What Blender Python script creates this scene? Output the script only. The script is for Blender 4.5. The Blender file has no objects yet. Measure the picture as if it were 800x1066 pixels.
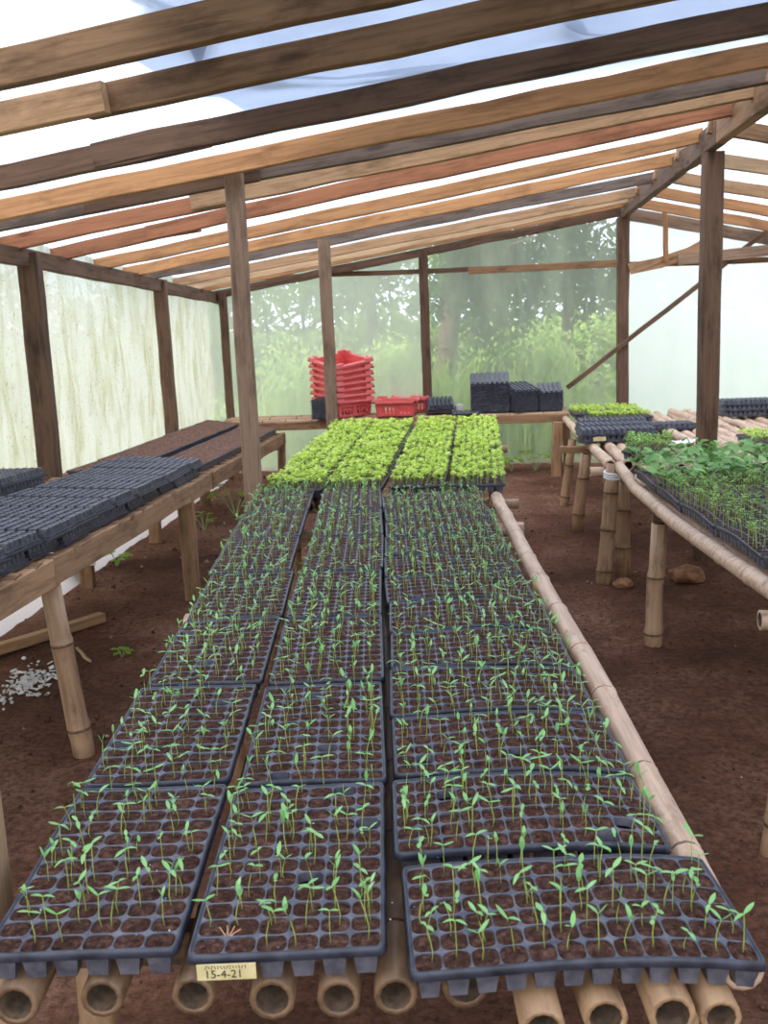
import bpy, math, random
import numpy as np
from mathutils import Matrix, Vector, Euler, noise

random.seed(7); np.random.seed(7)
scene = bpy.context.scene
COL = scene.collection

# ------------------------------------------------------------------ camera
CAM_Z = 1.6
cam_data = bpy.data.cameras.new('camera')
cam = bpy.data.objects.new('camera', cam_data); COL.objects.link(cam)
cam_data.sensor_fit = 'VERTICAL'; cam_data.sensor_height = 24.0
cam_data.lens = 1080.0 / 1066.0 * 24.0
cam_data.clip_start = 0.02; cam_data.clip_end = 300
_p, _r = math.radians(11.4), math.radians(2.3)
cam.matrix_world = (Matrix.Translation((0, 0, CAM_Z)) @ Matrix.Rotation(math.pi/2 - _p, 4, 'X')
                    @ Matrix.Rotation(-_r, 4, 'Z'))
cam_data.dof.use_dof = True; cam_data.dof.focus_distance = 2.6; cam_data.dof.aperture_fstop = 6.0
scene.camera = cam

# ------------------------------------------------------------------ world, sun, exposure
world = bpy.data.worlds.new('overcast_sky'); scene.world = world
world.use_nodes = True
wn = world.node_tree
bg = wn.nodes['Background']
tc = wn.nodes.new('ShaderNodeTexCoord'); mp = wn.nodes.new('ShaderNodeMapping'); mp.inputs['Scale'].default_value = (1, 1, 2.2)
nz = wn.nodes.new('ShaderNodeTexNoise'); nz.inputs['Scale'].default_value = 2.2; nz.inputs['Detail'].default_value = 6
cr = wn.nodes.new('ShaderNodeValToRGB')
cr.color_ramp.elements[0].position = 0.35; cr.color_ramp.elements[0].color = (0.66, 0.80, 1.0, 1)
cr.color_ramp.elements[1].position = 0.65; cr.color_ramp.elements[1].color = (1.0, 1.0, 1.0, 1)
wn.links.new(tc.outputs['Generated'], mp.inputs['Vector']); wn.links.new(mp.outputs[0], nz.inputs['Vector'])
wn.links.new(nz.outputs['Fac'], cr.inputs['Fac']); wn.links.new(cr.outputs['Color'], bg.inputs['Color'])
bg.inputs['Strength'].default_value = 1.6

sun_data = bpy.data.lights.new('sun', 'SUN'); sun_data.energy = 1.7; sun_data.angle = math.radians(25)
sun_data.color = (1.0, 0.95, 0.86)
sun = bpy.data.objects.new('sun', sun_data); COL.objects.link(sun)
sun.rotation_euler = Euler((math.radians(38), math.radians(-28), 0))   # high, from behind the far-left side

scene.view_settings.view_transform = 'Standard'
scene.view_settings.look = 'None'
scene.view_settings.gamma = 1.0
scene.view_settings.use_curve_mapping = False
scene.view_settings.exposure = 1.0
scene.cycles.max_bounces = 10
scene.cycles.diffuse_bounces = 5
scene.cycles.transmission_bounces = 6
scene.cycles.transparent_max_bounces = 12
scene.cycles.sample_clamp_indirect = 6.0
scene.cycles.use_denoising = True

# ------------------------------------------------------------------ helpers
WM = {}                                   # world matrix of every object made here

def link(name, mesh, mat=None, parent=None, mw=None):
    o = bpy.data.objects.new(name, mesh)
    COL.objects.link(o)
    mw = mw or Matrix()
    if parent is not None:
        o.parent = parent
        o.matrix_basis = WM[parent.name].inverted() @ mw
    else:
        o.matrix_basis = mw
    WM[o.name] = mw
    if mesh is not None and mat is not None and len(mesh.materials) == 0:
        for m in (mat if isinstance(mat, (list, tuple)) else [mat]):
            mesh.materials.append(m)
    return o

def tag(o, label=None, cat=None, group=None, kind=None):
    if label: o['label'] = label
    if cat: o['category'] = cat
    if group: o['group'] = group
    if kind: o['kind'] = kind
    return o

def thing(name, label, cat, loc=(0, 0, 0), rz=0.0, group=None, mw=None):
    o = link(name, None, mw=mw or (Matrix.Translation(loc) @ Matrix.Rotation(rz, 4, 'Z')))
    o.empty_display_size = 0.1
    return tag(o, label, cat, group)

class MB:
    """collects geometry for one mesh"""
    def __init__(s): s.v = []; s.f = []; s.m = []
    def add(s, vs, fs, mi=0):
        b = len(s.v); s.v.extend([tuple(map(float, x)) for x in vs])
        s.f.extend([tuple(i + b for i in f) for f in fs]); s.m.extend([mi] * len(fs))
    def mesh(s, name, smooth=False):
        me = bpy.data.meshes.new(name); me.from_pydata(s.v, [], s.f)
        if any(s.m): me.polygons.foreach_set('material_index', s.m)
        if smooth: me.polygons.foreach_set('use_smooth', [True] * len(s.f))
        me.update(); return me
    def build(s, name, mat, parent=None, mw=None, smooth=False):
        return link(name, s.mesh(name, smooth), mat, parent, mw)

def add_box(mb, c, size, rot=None, mi=0):
    x, y, z = [k / 2 for k in size]
    vs = [Vector(p) for p in ((-x,-y,-z),(x,-y,-z),(x,y,-z),(-x,y,-z),(-x,-y,z),(x,-y,z),(x,y,z),(-x,y,z))]
    if rot is not None: vs = [rot @ v for v in vs]
    vs = [v + Vector(c) for v in vs]
    mb.add(vs, [(0,3,2,1),(4,5,6,7),(0,1,5,4),(1,2,6,5),(2,3,7,6),(3,0,4,7)], mi)

def frames(pts):
    out = []
    pts = [Vector(p) for p in pts]
    up = Vector((0, 0, 1))
    for i, p in enumerate(pts):
        t = (pts[min(i+1, len(pts)-1)] - pts[max(i-1, 0)]).normalized()
        u = up if abs(t.dot(up)) < .95 else Vector((0, 1, 0))
        a = t.cross(u).normalized(); b = a.cross(t).normalized()
        out.append((p, a, b, t))
    return out

def add_tube(mb, pts, rad, n=6, caps=True, mi=0):
    fr = frames(pts)
    if not isinstance(rad, (list, tuple)): rad = [rad] * len(pts)
    vs, fs = [], []
    for (p, a, b, t), r in zip(fr, rad):
        for k in range(n):
            q = 2 * math.pi * k / n
            vs.append(p + a * (r * math.cos(q)) + b * (r * math.sin(q)))
    for i in range(len(pts) - 1):
        for k in range(n):
            k2 = (k + 1) % n
            fs.append((i*n+k, i*n+k2, (i+1)*n+k2, (i+1)*n+k))
    if caps:
        fs.append(tuple(range(n))[::-1]); fs.append(tuple((len(pts)-1)*n + k for k in range(n)))
    mb.add(vs, fs, mi)

def axis_matrix(p0, p1, roll=0.0):
    p0, p1 = Vector(p0), Vector(p1)
    x = (p1 - p0).normalized()
    up = Vector((0, 0, 1)) if abs(x.z) < .9 else Vector((0, 1, 0))
    y = up.cross(x).normalized(); z = x.cross(y)
    m = Matrix((x, y, z)).transposed().to_4x4()
    return Matrix.Translation(p0) @ m @ Matrix.Rotation(roll, 4, 'X'), (p1 - p0).length

def timber_mesh(L, w, h, wob=.004, seg=None, seed=0, bow=0.0, taper=0.0):
    """rough-sawn board: length along +X, chamfered section w (Y) by h (Z), centred on the axis"""
    rnd = random.Random(seed)
    n = seg or max(3, int(L / .25))
    c = min(w, h) * .08
    prof = [(-w/2+c,-h/2),(w/2-c,-h/2),(w/2,-h/2+c),(w/2,h/2-c),(w/2-c,h/2),(-w/2+c,h/2),(-w/2,h/2-c),(-w/2,-h/2+c)]
    vs, fs = [], []
    for i in range(n + 1):
        t = i / n
        oy, oz = rnd.uniform(-wob, wob), rnd.uniform(-wob, wob)
        sy, sz = 1 + rnd.uniform(-.03, .03), 1 + rnd.uniform(-.03, .03) - taper * t
        b = bow * math.sin(math.pi * t)
        for (y, z) in prof:
            vs.append((L * t, y * sy + oy, z * sz + oz + b))
    for i in range(n):
        for k in range(8):
            k2 = (k + 1) % 8
            fs.append((i*8+k, i*8+k2, (i+1)*8+k2, (i+1)*8+k))
    fs.append(tuple(range(8))[::-1]); fs.append(tuple(n*8 + k for k in range(8)))
    me = bpy.data.meshes.new('timber'); me.from_pydata(vs, [], fs); me.update()
    return me

_seed = [100]
def timber(name, p0, p1, w, h, mat, parent=None, roll=0.0, **kw):
    _seed[0] += 1
    mw, L = axis_matrix(p0, p1, roll)
    return link(name, timber_mesh(L, w, h, seed=_seed[0], **kw), mat, parent, mw)

def bamboo_mesh(L, r, seed=0, bow=(0, 0), node=.27, n=12, kink=.004, taper=.12, waves=0.0):
    """hollow culm along +X with swollen node rings; slot 0 skin, 1 node ring, 2 inside"""
    rnd = random.Random(seed)
    st = [(0.0, 1.0, 0)]
    x = rnd.uniform(.3, .9) * node
    while x < L - .04:
        st += [(x-.040, 1.0, 0), (x-.009, 1.055, 0), (x-.006, 1.10, 1), (x+.004, 1.05, 1), (x+.010, 1.075, 0), (x+.034, 1.0, 0)]
        x += node * rnd.uniform(.82, 1.15)
    st.append((L, 1.0, 0))
    st = sorted(st); xs = [s[0] for s in st]
    vs, fs, mi = [], [], []
    offy, offz = 0, 0
    ph = rnd.uniform(0, 6)
    for i, (x, s, m) in enumerate(st):
        t = x / L
        if m == 0: offy += rnd.uniform(-kink, kink); offz += rnd.uniform(-kink, kink)
        by = bow[0] * math.sin(math.pi * t) + offy + waves * math.sin(x * 3.1 + ph)
        bz = bow[1] * math.sin(math.pi * t) + offz + waves * math.sin(x * 2.3 + ph * 2)
        rr = r * s * (1 - taper * t)
        for k in range(n):
            q = 2 * math.pi * k / n
            vs.append((x, by + rr * math.cos(q), bz + rr * math.sin(q)))
    for i in range(len(st) - 1):
        for k in range(n):
            k2 = (k + 1) % n
            fs.append((i*n+k, i*n+k2, (i+1)*n+k2, (i+1)*n+k)); mi.append(1 if (st[i][2] and st[i+1][2]) else 0)
    for end, sgn in ((0, 1), (len(st) - 1, -1)):          # open, hollow ends
        b = end * n; c = len(vs)
        cx = np.mean([vs[b+k] for k in range(n)], axis=0)
        for dx, s in ((0, .72), (sgn * .07, .68)):
            for k in range(n):
                p = vs[b+k]; vs.append((p[0] + dx, cx[1] + (p[1]-cx[1]) * s, cx[2] + (p[2]-cx[2]) * s))
        for k in range(n):
            k2 = (k + 1) % n
            q1 = (b+k, c+k, c+k2, b+k2); q2 = (c+k, c+n+k, c+n+k2, c+k2)
            if sgn < 0: q1, q2 = q1[::-1], q2[::-1]
            fs += [q1, q2]; mi += [0, 2]
        fs.append(tuple(c+n+k for k in range(n))[::(-1 if sgn > 0 else 1)]); mi.append(2)
    me = bpy.data.meshes.new('bamboo'); me.from_pydata(vs, [], fs)
    me.polygons.foreach_set('material_index', mi)
    me.polygons.foreach_set('use_smooth', [len(f) == 4 for f in fs])
    me.update(); return me

def bamboo(name, p0, p1, r, parent=None, mats=None, **kw):
    _seed[0] += 1
    mw, L = axis_matrix(p0, p1)
    return link(name, bamboo_mesh(L, r, seed=_seed[0], **kw), mats or BAMBOO, parent, mw)

# ------------------------------------------------------------------ materials
class N:
    def __init__(s, name):
        s.m = bpy.data.materials.new(name); s.m.use_nodes = True
        s.t = s.m.node_tree; s.b = s.t.nodes['Principled BSDF']; s.out = s.t.nodes['Material Output']
    def node(s, k, **kw):
        n = s.t.nodes.new('ShaderNode' + k)
        for a, b in kw.items():
            if a in n.inputs: n.inputs[a].default_value = b
            else: setattr(n, a, b)
        return n
    def L(s, a, b): s.t.links.new(a, b)
    def coords(s, scale=(1, 1, 1), rnd=True):
        tc = s.node('TexCoord'); mp = s.node('Mapping'); mp.inputs['Scale'].default_value = scale
        if rnd:
            oi = s.node('ObjectInfo'); ml = s.node('Math', operation='MULTIPLY'); ml.inputs[1].default_value = 37.0
            s.L(oi.outputs['Random'], ml.inputs[0])
            ad = s.node('VectorMath', operation='ADD'); s.L(tc.outputs['Object'], ad.inputs[0]); s.L(ml.outputs[0], ad.inputs[1])
            s.L(ad.outputs[0], mp.inputs['Vector'])
        else: s.L(tc.outputs['Object'], mp.inputs['Vector'])
        return mp.outputs[0]
    def noise(s, vec, scale, detail=4, rough=.55, dist=0.0):
        n = s.node('TexNoise'); n.inputs['Scale'].default_value = scale; n.inputs['Detail'].default_value = detail
        n.inputs['Roughness'].default_value = rough; n.inputs['Distortion'].default_value = dist
        s.L(vec, n.inputs['Vector']); return n.outputs['Fac']
    def ramp(s, fac, stops):
        r = s.node('ValToRGB'); e = r.color_ramp.elements
        while len(e) < len(stops): e.new(0.5)
        for i, (p, c) in enumerate(stops):
            e[i].position = p; e[i].color = (c[0], c[1], c[2], 1) if hasattr(c, '__len__') else (c, c, c, 1)
        s.L(fac, r.inputs['Fac']); return r.outputs['Color']
    def mix(s, fac, a, b, mode='MIX'):
        m = s.node('MixRGB', blend_type=mode)
        for k, x in ((0, fac), (1, a), (2, b)):
            if hasattr(x, 'is_linked') or hasattr(x, 'links'): s.L(x, m.inputs[k])
            elif k == 0: m.inputs[0].default_value = x
            else: m.inputs[k].default_value = (*x, 1)
        return m.outputs[0]
    def bump(s, h, strength=.4, dist=.005):
        b = s.node('Bump'); b.inputs['Strength'].default_value = strength; b.inputs['Distance'].default_value = dist
        s.L(h, b.inputs['Height']); s.L(b.outputs[0], s.b.inputs['Normal'])
    def done(s, color=None, rough=.7, spec=.3):
        if color is not None:
            if hasattr(color, 'links'): s.L(color, s.b.inputs['Base Color'])
            else: s.b.inputs['Base Color'].default_value = (*color, 1)
        s.b.inputs['Roughness'].default_value = rough
        s.b.inputs['Specular IOR Level'].default_value = spec
        return s.m

def wood_mat(name, base, dark, stain=.5, rough=.8):
    n = N(name)
    g = n.noise(n.coords((.9, 16, 16)), 2.4, 7, .65, .8)
    col = n.ramp(g, [(.28, dark), (.5, base), (.75, [min(1, c * 1.25) for c in base])])
    blot = n.noise(n.coords((1.6, 5, 5)), 2.0, 5, .65)
    col = n.mix(n.ramp(blot, [(.50, 0.0), (.72, stain)]), col, [c * .35 for c in dark])
    kn = n.node('TexVoronoi'); kn.inputs['Scale'].default_value = 1.0
    n.L(n.coords((1.7, 7, 7)), kn.inputs['Vector'])
    col = n.mix(n.ramp(kn.outputs['Distance'], [(.05, .7), (.13, 0.0)]), col, [c * .5 for c in dark])
    oi = n.node('ObjectInfo')
    hs = n.node('HueSaturation'); n.L(col, hs.inputs['Color'])
    mr = n.node('MapRange'); mr.inputs['To Min'].default_value = .8; mr.inputs['To Max'].default_value = 1.15
    n.L(oi.outputs['Random'], mr.inputs['Value']); n.L(mr.outputs[0], hs.inputs['Value'])
    n.bump(g, .5, .004)
    return n.done(hs.outputs['Color'], rough, .25)

def plain_noise(name, c1, c2, scale=20, rough=.7, spec=.3, bump=0.0, bdist=.004, detail=5, lo=.35, hi=.65):
    n = N(name); f = n.noise(n.coords(), scale, detail)
    col = n.ramp(f, [(lo, c1), (hi, c2)])
    if bump: n.bump(f, bump, bdist)
    return n.done(col, rough, spec)

WOOD = {
 'tan':    wood_mat('wood_tan', (0.414, 0.241, 0.129), (0.224, 0.118, 0.059), .65),
 'brown':  wood_mat('wood_brown', (0.281, 0.156, 0.081), (0.135, 0.070, 0.036), .75),
 'dark':   wood_mat('wood_dark', (0.145, 0.081, 0.050), (0.057, 0.032, 0.021), .7),
 'grey':   wood_mat('wood_grey', (0.163, 0.115, 0.091), (0.067, 0.046, 0.038), .6),
 'orange': wood_mat('wood_orange', (0.448, 0.218, 0.095), (0.269, 0.118, 0.050), .55),
 'red':    wood_mat('wood_red', (0.374, 0.151, 0.075), (0.208, 0.078, 0.039), .5),
 'pale':   wood_mat('wood_pale', (0.478, 0.312, 0.182), (0.302, 0.177, 0.094), .45),
 'post':   wood_mat('wood_post', (0.278, 0.178, 0.120), (0.134, 0.082, 0.058), .65),
}
def bamboo_mats(tag_, skin, dark):
    n = N('bamboo_skin_' + tag_)
    g = n.noise(n.coords((2.2, 30, 30)), 1.6, 5, .6)
    c = n.ramp(g, [(.3, dark), (.55, skin), (.8, [min(1, k * 1.15) for k in skin])])
    b = n.noise(n.coords((3, 8, 8)), 2.4, 5, .7)
    c = n.mix(n.ramp(b, [(.53, 0.0), (.72, .75)]), c, [k * .38 for k in dark])
    n.bump(g, .25, .002)
    skin_m = n.done(c, .5, .4)
    node_m = plain_noise('bamboo_node_' + tag_, [k * .30 for k in dark], [k * .8 for k in dark], 40, .7)
    in_m = plain_noise('bamboo_inside_' + tag_, (.05, .030, .018), (.11, .068, .040), 60, .8)
    return [skin_m, node_m, in_m]
BAMBOO = bamboo_mats('tan', (.49, .305, .180), (.30, .17, .095))
BAMBOO_PALE = bamboo_mats('pale', (.63, .43, .30), (.42, .26, .17))
BAMBOO_BROWN = bamboo_mats('brown', (.38, .225, .120), (.23, .130, .070))
BAMBOO_DARK = bamboo_mats('dark', (.20, .115, .062), (.11, .062, .034))

def plastic_black():
    n = N('black_plastic')
    f = n.noise(n.coords(), 30, 6, .65)
    c = n.ramp(f, [(.38, (.022, .023, .033)), (.55, (.060, .060, .082)), (.78, (.15, .142, .165))])
    n.bump(n.noise(n.coords(), 160, 3), .12, .001)
    return n.done(c, .38, .6)
BLACK = plastic_black()
BLACK_DUSTY_LIT = plain_noise('dusty_lit_black_plastic', (.045, .046, .064), (.15, .145, .175), 42, .42, .6, 0, detail=6, lo=.3, hi=.72)  # dusty plastic, with light painted into the colour to offset the net's shade
BLACK_DARK = plain_noise('black_plastic_deep', (.014, .015, .024), (.05, .052, .075), 25, .4, .5)
def soil_mat(name, c1, c2, c3):
    n = N(name)
    f = n.noise(n.coords(), 75, 7, .75); f2 = n.noise(n.coords(), 14, 3)
    c = n.ramp(f, [(.36, c1), (.52, c2), (.68, c3)])
    c = n.mix(n.ramp(f2, [(.35, .0), (.7, .35)]), c, c1)
    n.bump(f, 1.0, .012)
    return n.done(c, .95, .1)
SOIL = soil_mat('potting_soil', (.032, .014, .010), (.115, .053, .038), (.28, .15, .112))
SOIL_DRY = soil_mat('dry_potting_soil', (.13, .062, .040), (.25, .13, .085), (.40, .23, .155))

def floor_mat():
    n = N('red_earth')
    co = n.coords(rnd=False)
    f = n.noise(co, 1.1, 7, .62); g = n.noise(co, 38, 6, .7); k = n.noise(co, 7, 4)
    c = n.ramp(f, [(.36, (.120, .053, .032)), (.5, (.235, .106, .064)), (.64, (.38, .198, .128))])
    c = n.mix(n.ramp(g, [(.36, .75), (.6, 0.0)]), c, (.065, .031, .020))
    c = n.mix(n.ramp(k, [(.60, 0.0), (.75, .5)]), c, (.30, .17, .11))
    ad = n.node('Math', operation='ADD'); n.L(g, ad.inputs[0]); n.L(k, ad.inputs[1])
    n.bump(ad.outputs[0], .9, .03)
    return n.done(c, .95, .1)
FLOOR = floor_mat()

def leaf_mat(name, c1, c2, transl=.35, rough=.55, scale=9):
    n = N(name)
    oi = n.node('ObjectInfo')
    f = n.noise(n.coords(), scale, 3)
    col = n.ramp(f, [(.3, c1), (.7, c2)])
    n.done(col, rough, .35)
    tr = n.node('BsdfTranslucent'); n.L(col, tr.inputs['Color'])
    mx = n.node('MixShader'); mx.inputs[0].default_value = transl
    n.L(n.b.outputs[0], mx.inputs[1]); n.L(tr.outputs[0], mx.inputs[2]); n.L(mx.outputs[0], n.out.inputs['Surface'])
    return n.m
STEM = leaf_mat('seedling_stem', (.34, .42, .08), (.48, .54, .13), .3)
COTY = leaf_mat('seedling_leaf', (.20, .48, .13), (.38, .66, .27), .3)
LIME = leaf_mat('lime_leaf', (.52, .70, .08), (.78, .93, .22), .4, scale=5)
LEAFY = leaf_mat('leafy_green', (.045, .19, .035), (.40, .62, .20), .3, scale=4)
LEAFY_STEM = leaf_mat('leafy_stem', (.45, .58, .25), (.65, .74, .40), .3)
MIDGREEN = leaf_mat('mid_green', (.20, .42, .07), (.40, .62, .16), .35)
WEED = leaf_mat('weed_leaf', (.22, .42, .04), (.42, .60, .09), .4)

def sheet_mat(name, tint, transp, dirt=None, streak=(1, 1, 1), dirt_scale=3.0, dirt_lo=.5, dirt_hi=.75, speck=0.0, gloss=.06, bump=.3, dirt_amt=.8, rotx=0.0):
    """cloudy polythene: part see-through, part light-scattering"""
    n = N(name)
    co = n.coords(streak, rnd=False)
    co.node.inputs['Rotation'].default_value = (rotx, 0, 0)
    f = n.noise(co, dirt_scale, 7, .65, .4)
    col = None
    tr = n.node('BsdfTranslucent'); tp = n.node('BsdfTransparent'); gl = n.node('BsdfGlossy'); df = n.node('BsdfDiffuse')
    gl.inputs['Roughness'].default_value = .35
    if dirt is not None:
        fac = n.ramp(f, [(dirt_lo, 0.0), (dirt_hi, dirt_amt)])
        if speck:
            v = n.noise(n.coords((1, 1, 1), rnd=False), 55, 3, .6)
            fac = n.mix(1.0, fac, n.ramp(v, [(.60, 0.0), (.68, speck)]), 'ADD')
        col = n.mix(fac, tint, dirt)
        n.L(col, tr.inputs['Color']); n.L(col, df.inputs['Color'])
        inv = n.node('MapRange'); inv.inputs['To Min'].default_value = transp; inv.inputs['To Max'].default_value = transp * .35
        n.L(fac, inv.inputs['Value']); tfac = inv.outputs[0]
    else:
        tr.inputs['Color'].default_value = (*tint, 1); df.inputs['Color'].default_value = (*tint, 1); tfac = None
    h = n.noise(n.coords((1, 1, 1), rnd=False), 9, 4)
    b = n.node('Bump'); b.inputs['Strength'].default_value = bump; b.inputs['Distance'].default_value = .02
    n.L(h, b.inputs['Height']); n.L(b.outputs[0], gl.inputs['Normal'])
    m0 = n.node('MixShader'); m0.inputs[0].default_value = .12
    n.L(tr.outputs[0], m0.inputs[1]); n.L(df.outputs[0], m0.inputs[2])
    m1 = n.node('MixShader'); m1.inputs[0].default_value = transp
    if tfac is not None: n.L(tfac, m1.inputs[0])
    n.L(m0.outputs[0], m1.inputs[1]); n.L(tp.outputs[0], m1.inputs[2])
    m2 = n.node('MixShader'); m2.inputs[0].default_value = gloss
    n.L(m1.outputs[0], m2.inputs[1]); n.L(gl.outputs[0], m2.inputs[2])
    n.L(m2.outputs[0], n.out.inputs['Surface'])
    return n.m
ROOF_PLASTIC = sheet_mat('roof_polythene', (.54, .60, .72), .24, (.40, .43, .47), (1, 1, 1), 2.0, .5, .8)
END_MILKY = sheet_mat('end_polythene_milky', (.72, .71, .63), .46, (.58, .61, .45), (2, 2, .5), 2.2, .42, .75, dirt_amt=.6)
END_CLEAR = sheet_mat('end_polythene_clear', (.54, .55, .46), .66, (.44, .47, .32), (2, 2, .5), 2.2, .42, .75, dirt_amt=.6)
END_WHITE = sheet_mat('end_polythene_white', (1.0, .99, .97), .12, (.76, .82, .74), (2, 2, .5), 2.2, .5, .8, dirt_amt=.5)
LEFT_PLASTIC = sheet_mat('side_polythene', (.52, .51, .46), .08, (.26, .235, .075), (1, 3.4, .7), 2.3, .45, .72, speck=.8, dirt_amt=.8, rotx=.0)
SKIRT_PLASTIC = sheet_mat('skirt_polythene', (.97, .97, .96), .22, (.80, .80, .76), (1, 1, 1), 3, .5, .8)

# ------------------------------------------------------------------ building frame
TH = math.radians(6.1)
AX = Vector((math.sin(TH), math.cos(TH), 0)); BX = Vector((math.cos(TH), -math.sin(TH), 0))
ORG = Vector((-1.55, 10.3, 0))
RIDGE = 3.89
def bw(s, d, z=0.0):
    p = ORG + BX * s + AX * d; return Vector((p.x, p.y, z))
def eave_z(d): return 1.76 - .05 * max(d, -7.5)
def ridge_z(d): return 2.36 - .02 * max(d, -7.5)
def roof_z(s, d):
    if s <= RIDGE: return eave_z(d) + (ridge_z(d) - eave_z(d)) * s / RIDGE
    return ridge_z(d) - .22 * (s - RIDGE)
S_RIGHT = 6.9; D_NEAR = -13.2

def grid_sheet(name, fn, nu, nv, mat, smooth=True):
    vs = [fn(i / nu, j / nv) for i in range(nu + 1) for j in range(nv + 1)]
    fs = [(i*(nv+1)+j, (i+1)*(nv+1)+j, (i+1)*(nv+1)+j+1, i*(nv+1)+j+1) for i in range(nu) for j in range(nv)]
    mb = MB(); mb.add(vs, fs); return mb.build(name, mat, smooth=smooth)

# floor --------------------------------------------------------------
def floor_h(x, y):
    h = .022 * noise.noise((x * .9, y * .9, 0)) + .012 * noise.noise((x * 3.1, y * 3.1, 4)) + .006 * noise.noise((x * 11, y * 11, 9))
    return h - .01
floor = grid_sheet('floor', lambda u, v: (lambda p: (p.x, p.y, floor_h(p.x, p.y)))(bw(-.30 + u * (S_RIGHT + .3), D_NEAR + v * (-D_NEAR + .25))), 150, 260, FLOOR)
tag(floor, 'dark reddish brown bare earth floor', kind='structure')
GRASS_GROUND = plain_noise('grass_ground', (.15, .17, .075), (.27, .31, .14), 3, .9, .1, .4, .05)
def og(u, v):
    x, y = -60 + 120 * u, -60 + 140 * v
    return (x, y, -.06 + (.15 * noise.noise((x * .1, y * .1, 3)) if abs(x) > 9 or y > 13 else 0))
tag(grid_sheet('ground_outside', og, 60, 70, GRASS_GROUND), 'grassy ground outside the greenhouse', kind='structure')

# roof sheets ----------------------------------------------------------
def sheet_off(d):
    t = min(1, max(0, (d + 5.3) / .9)); return .112 - .020 * t * t * (3 - 2 * t)
def roofpt(s, d):
    sag = .012 * math.sin(d * 9.4) + .02 * noise.noise((s * 1.5, d * 2.5, 1))
    p = bw(s, d); return (p.x, p.y, roof_z(s, d) + sheet_off(d) + sag * (.6 if d > -4.6 else 1))
o = grid_sheet('ceiling', lambda u, v: roofpt(-.25 + u * (RIDGE + .25), D_NEAR + v * (-D_NEAR + .25)), 40, 150, ROOF_PLASTIC)
tag(o, 'cloudy translucent polythene roof sheet above the tan rafters', kind='structure')
o = grid_sheet('ceiling_far_slope', lambda u, v: roofpt(RIDGE + u * (S_RIGHT + .2 - RIDGE), D_NEAR + v * (-D_NEAR + .25)), 30, 150, ROOF_PLASTIC)
tag(o, 'polythene roof sheet on the slope beyond the ridge beam', kind='structure')

# walls -----------------------------------------------------------------
def leftwall(z0, z1, off):
    def f_(u, v):
        d = D_NEAR + u * (-D_NEAR + .04); zt = eave_z(d) + .08 if z1 is None else z1 + .05 * noise.noise((d * 1.3, 3, 0)); z = z0 + v * (zt - z0)
        q = d * 1.0 + z * .55
        f = .030 * noise.noise((q * 4.5, z * .6, 0)) + .014 * noise.noise((q * 12, z * 1.2, 5)) + .03 * noise.noise((d * .8, z * .8, 8))
        flare = .23 * max(0, 1 - z / .44) ** 1.3 if z1 is not None else -.01
        p = bw(-.09 + off + f * (1 if z1 is None else .6) + flare, d); return (p.x, p.y, z)
    return f_
tag(grid_sheet('wall_left', leftwall(.34, None, 0), 300, 30, LEFT_PLASTIC), 'creased polythene side wall with yellow-green algae stains', kind='structure')
tag(grid_sheet('wall_left_skirt', leftwall(-.02, .46, -.03), 260, 10, SKIRT_PLASTIC), 'bright clear polythene skirt along the foot of the side wall', kind='structure')
def farpanel(s0, s1, sd, off):
    def f_(u, v):
        s = s0 + u * (s1 - s0); z = -.05 + v * (roof_z(max(s, 0), 0) + .17)
        f = .012 * noise.noise((s * 3.2, z * .5, sd)) + .006 * noise.noise((s * 10, z * 2, 5 + sd))
        p = bw(s, .075 + off + f); return (p.x, p.y, z)
    return f_
tag(grid_sheet('wall_back', farpanel(-.12, 2.06, 0, 0), 60, 40, END_MILKY), 'milky polythene end wall behind the red crates', kind='structure')
tag(grid_sheet('wall_back_clear_panel', farpanel(2.0, RIDGE + .02, 3, .03), 60, 40, END_CLEAR), 'clearer polythene end wall panel showing dark trees behind the tray stacks', kind='structure')
tag(grid_sheet('wall_back_white_panel', farpanel(RIDGE - .02, S_RIGHT + .06, 7, 0), 60, 40, END_WHITE), 'bright white polythene end wall panel past the ridge post', kind='structure')
def rightwall(u, v):
    d = D_NEAR + u * (-D_NEAR + .04); z = -.05 + v * (roof_z(S_RIGHT, d) + .17)
    p = bw(S_RIGHT + .05 + .02 * noise.noise((d * 3, z, 1)), d); return (p.x, p.y, z)
tag(grid_sheet('wall_right', rightwall, 100, 12, LEFT_PLASTIC), 'polythene side wall beyond the bamboo bench', kind='structure')

# frame: posts, plates, ridge, rafters ----------------------------------
def post(name, label, s, d, w, mat, top=None, z0=-.05, lean=(0, 0), h=None, group=None):
    zt = top if top is not None else roof_z(s, d)
    p0, p1 = bw(s, d, z0), bw(s + lean[0], d + lean[1], zt)
    o = timber(name, p0, p1, w, h or w, mat, roll=0, wob=.004)
    return tag(o, label, 'post', group)
post('wooden_post', 'stout dark brown wall post rising behind the stacked black trays', -.0, -4.15, .12, WOOD['dark'], top=eave_z(-4.15) - .005, h=.11)
post('wooden_post', 'brown wall post standing behind the brown soil-filled trays', 0, -1.72, .10, WOOD['dark'], top=eave_z(-1.72) - .005)
post('wooden_post', 'slim corner post where the stained side wall meets the end wall', .08, -.04, .075, WOOD['dark'], top=eave_z(0) - .005)
post('wooden_post', 'square weathered post beside the long bench of seedling trays', 1.475, -5.17, .082, WOOD['post'], top=roof_z(1.475, -5.17) + .10)
post('wooden_post', 'weathered post in front of the red crate stack', 1.40, -2.05, .09, WOOD['post'], top=roof_z(1.40, -2.05) + .03)
post('wooden_post', 'dark post on the end wall behind the single red crate', 2.03, -.03, .085, WOOD['dark'], top=roof_z(2.03, 0) - .01)
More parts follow.
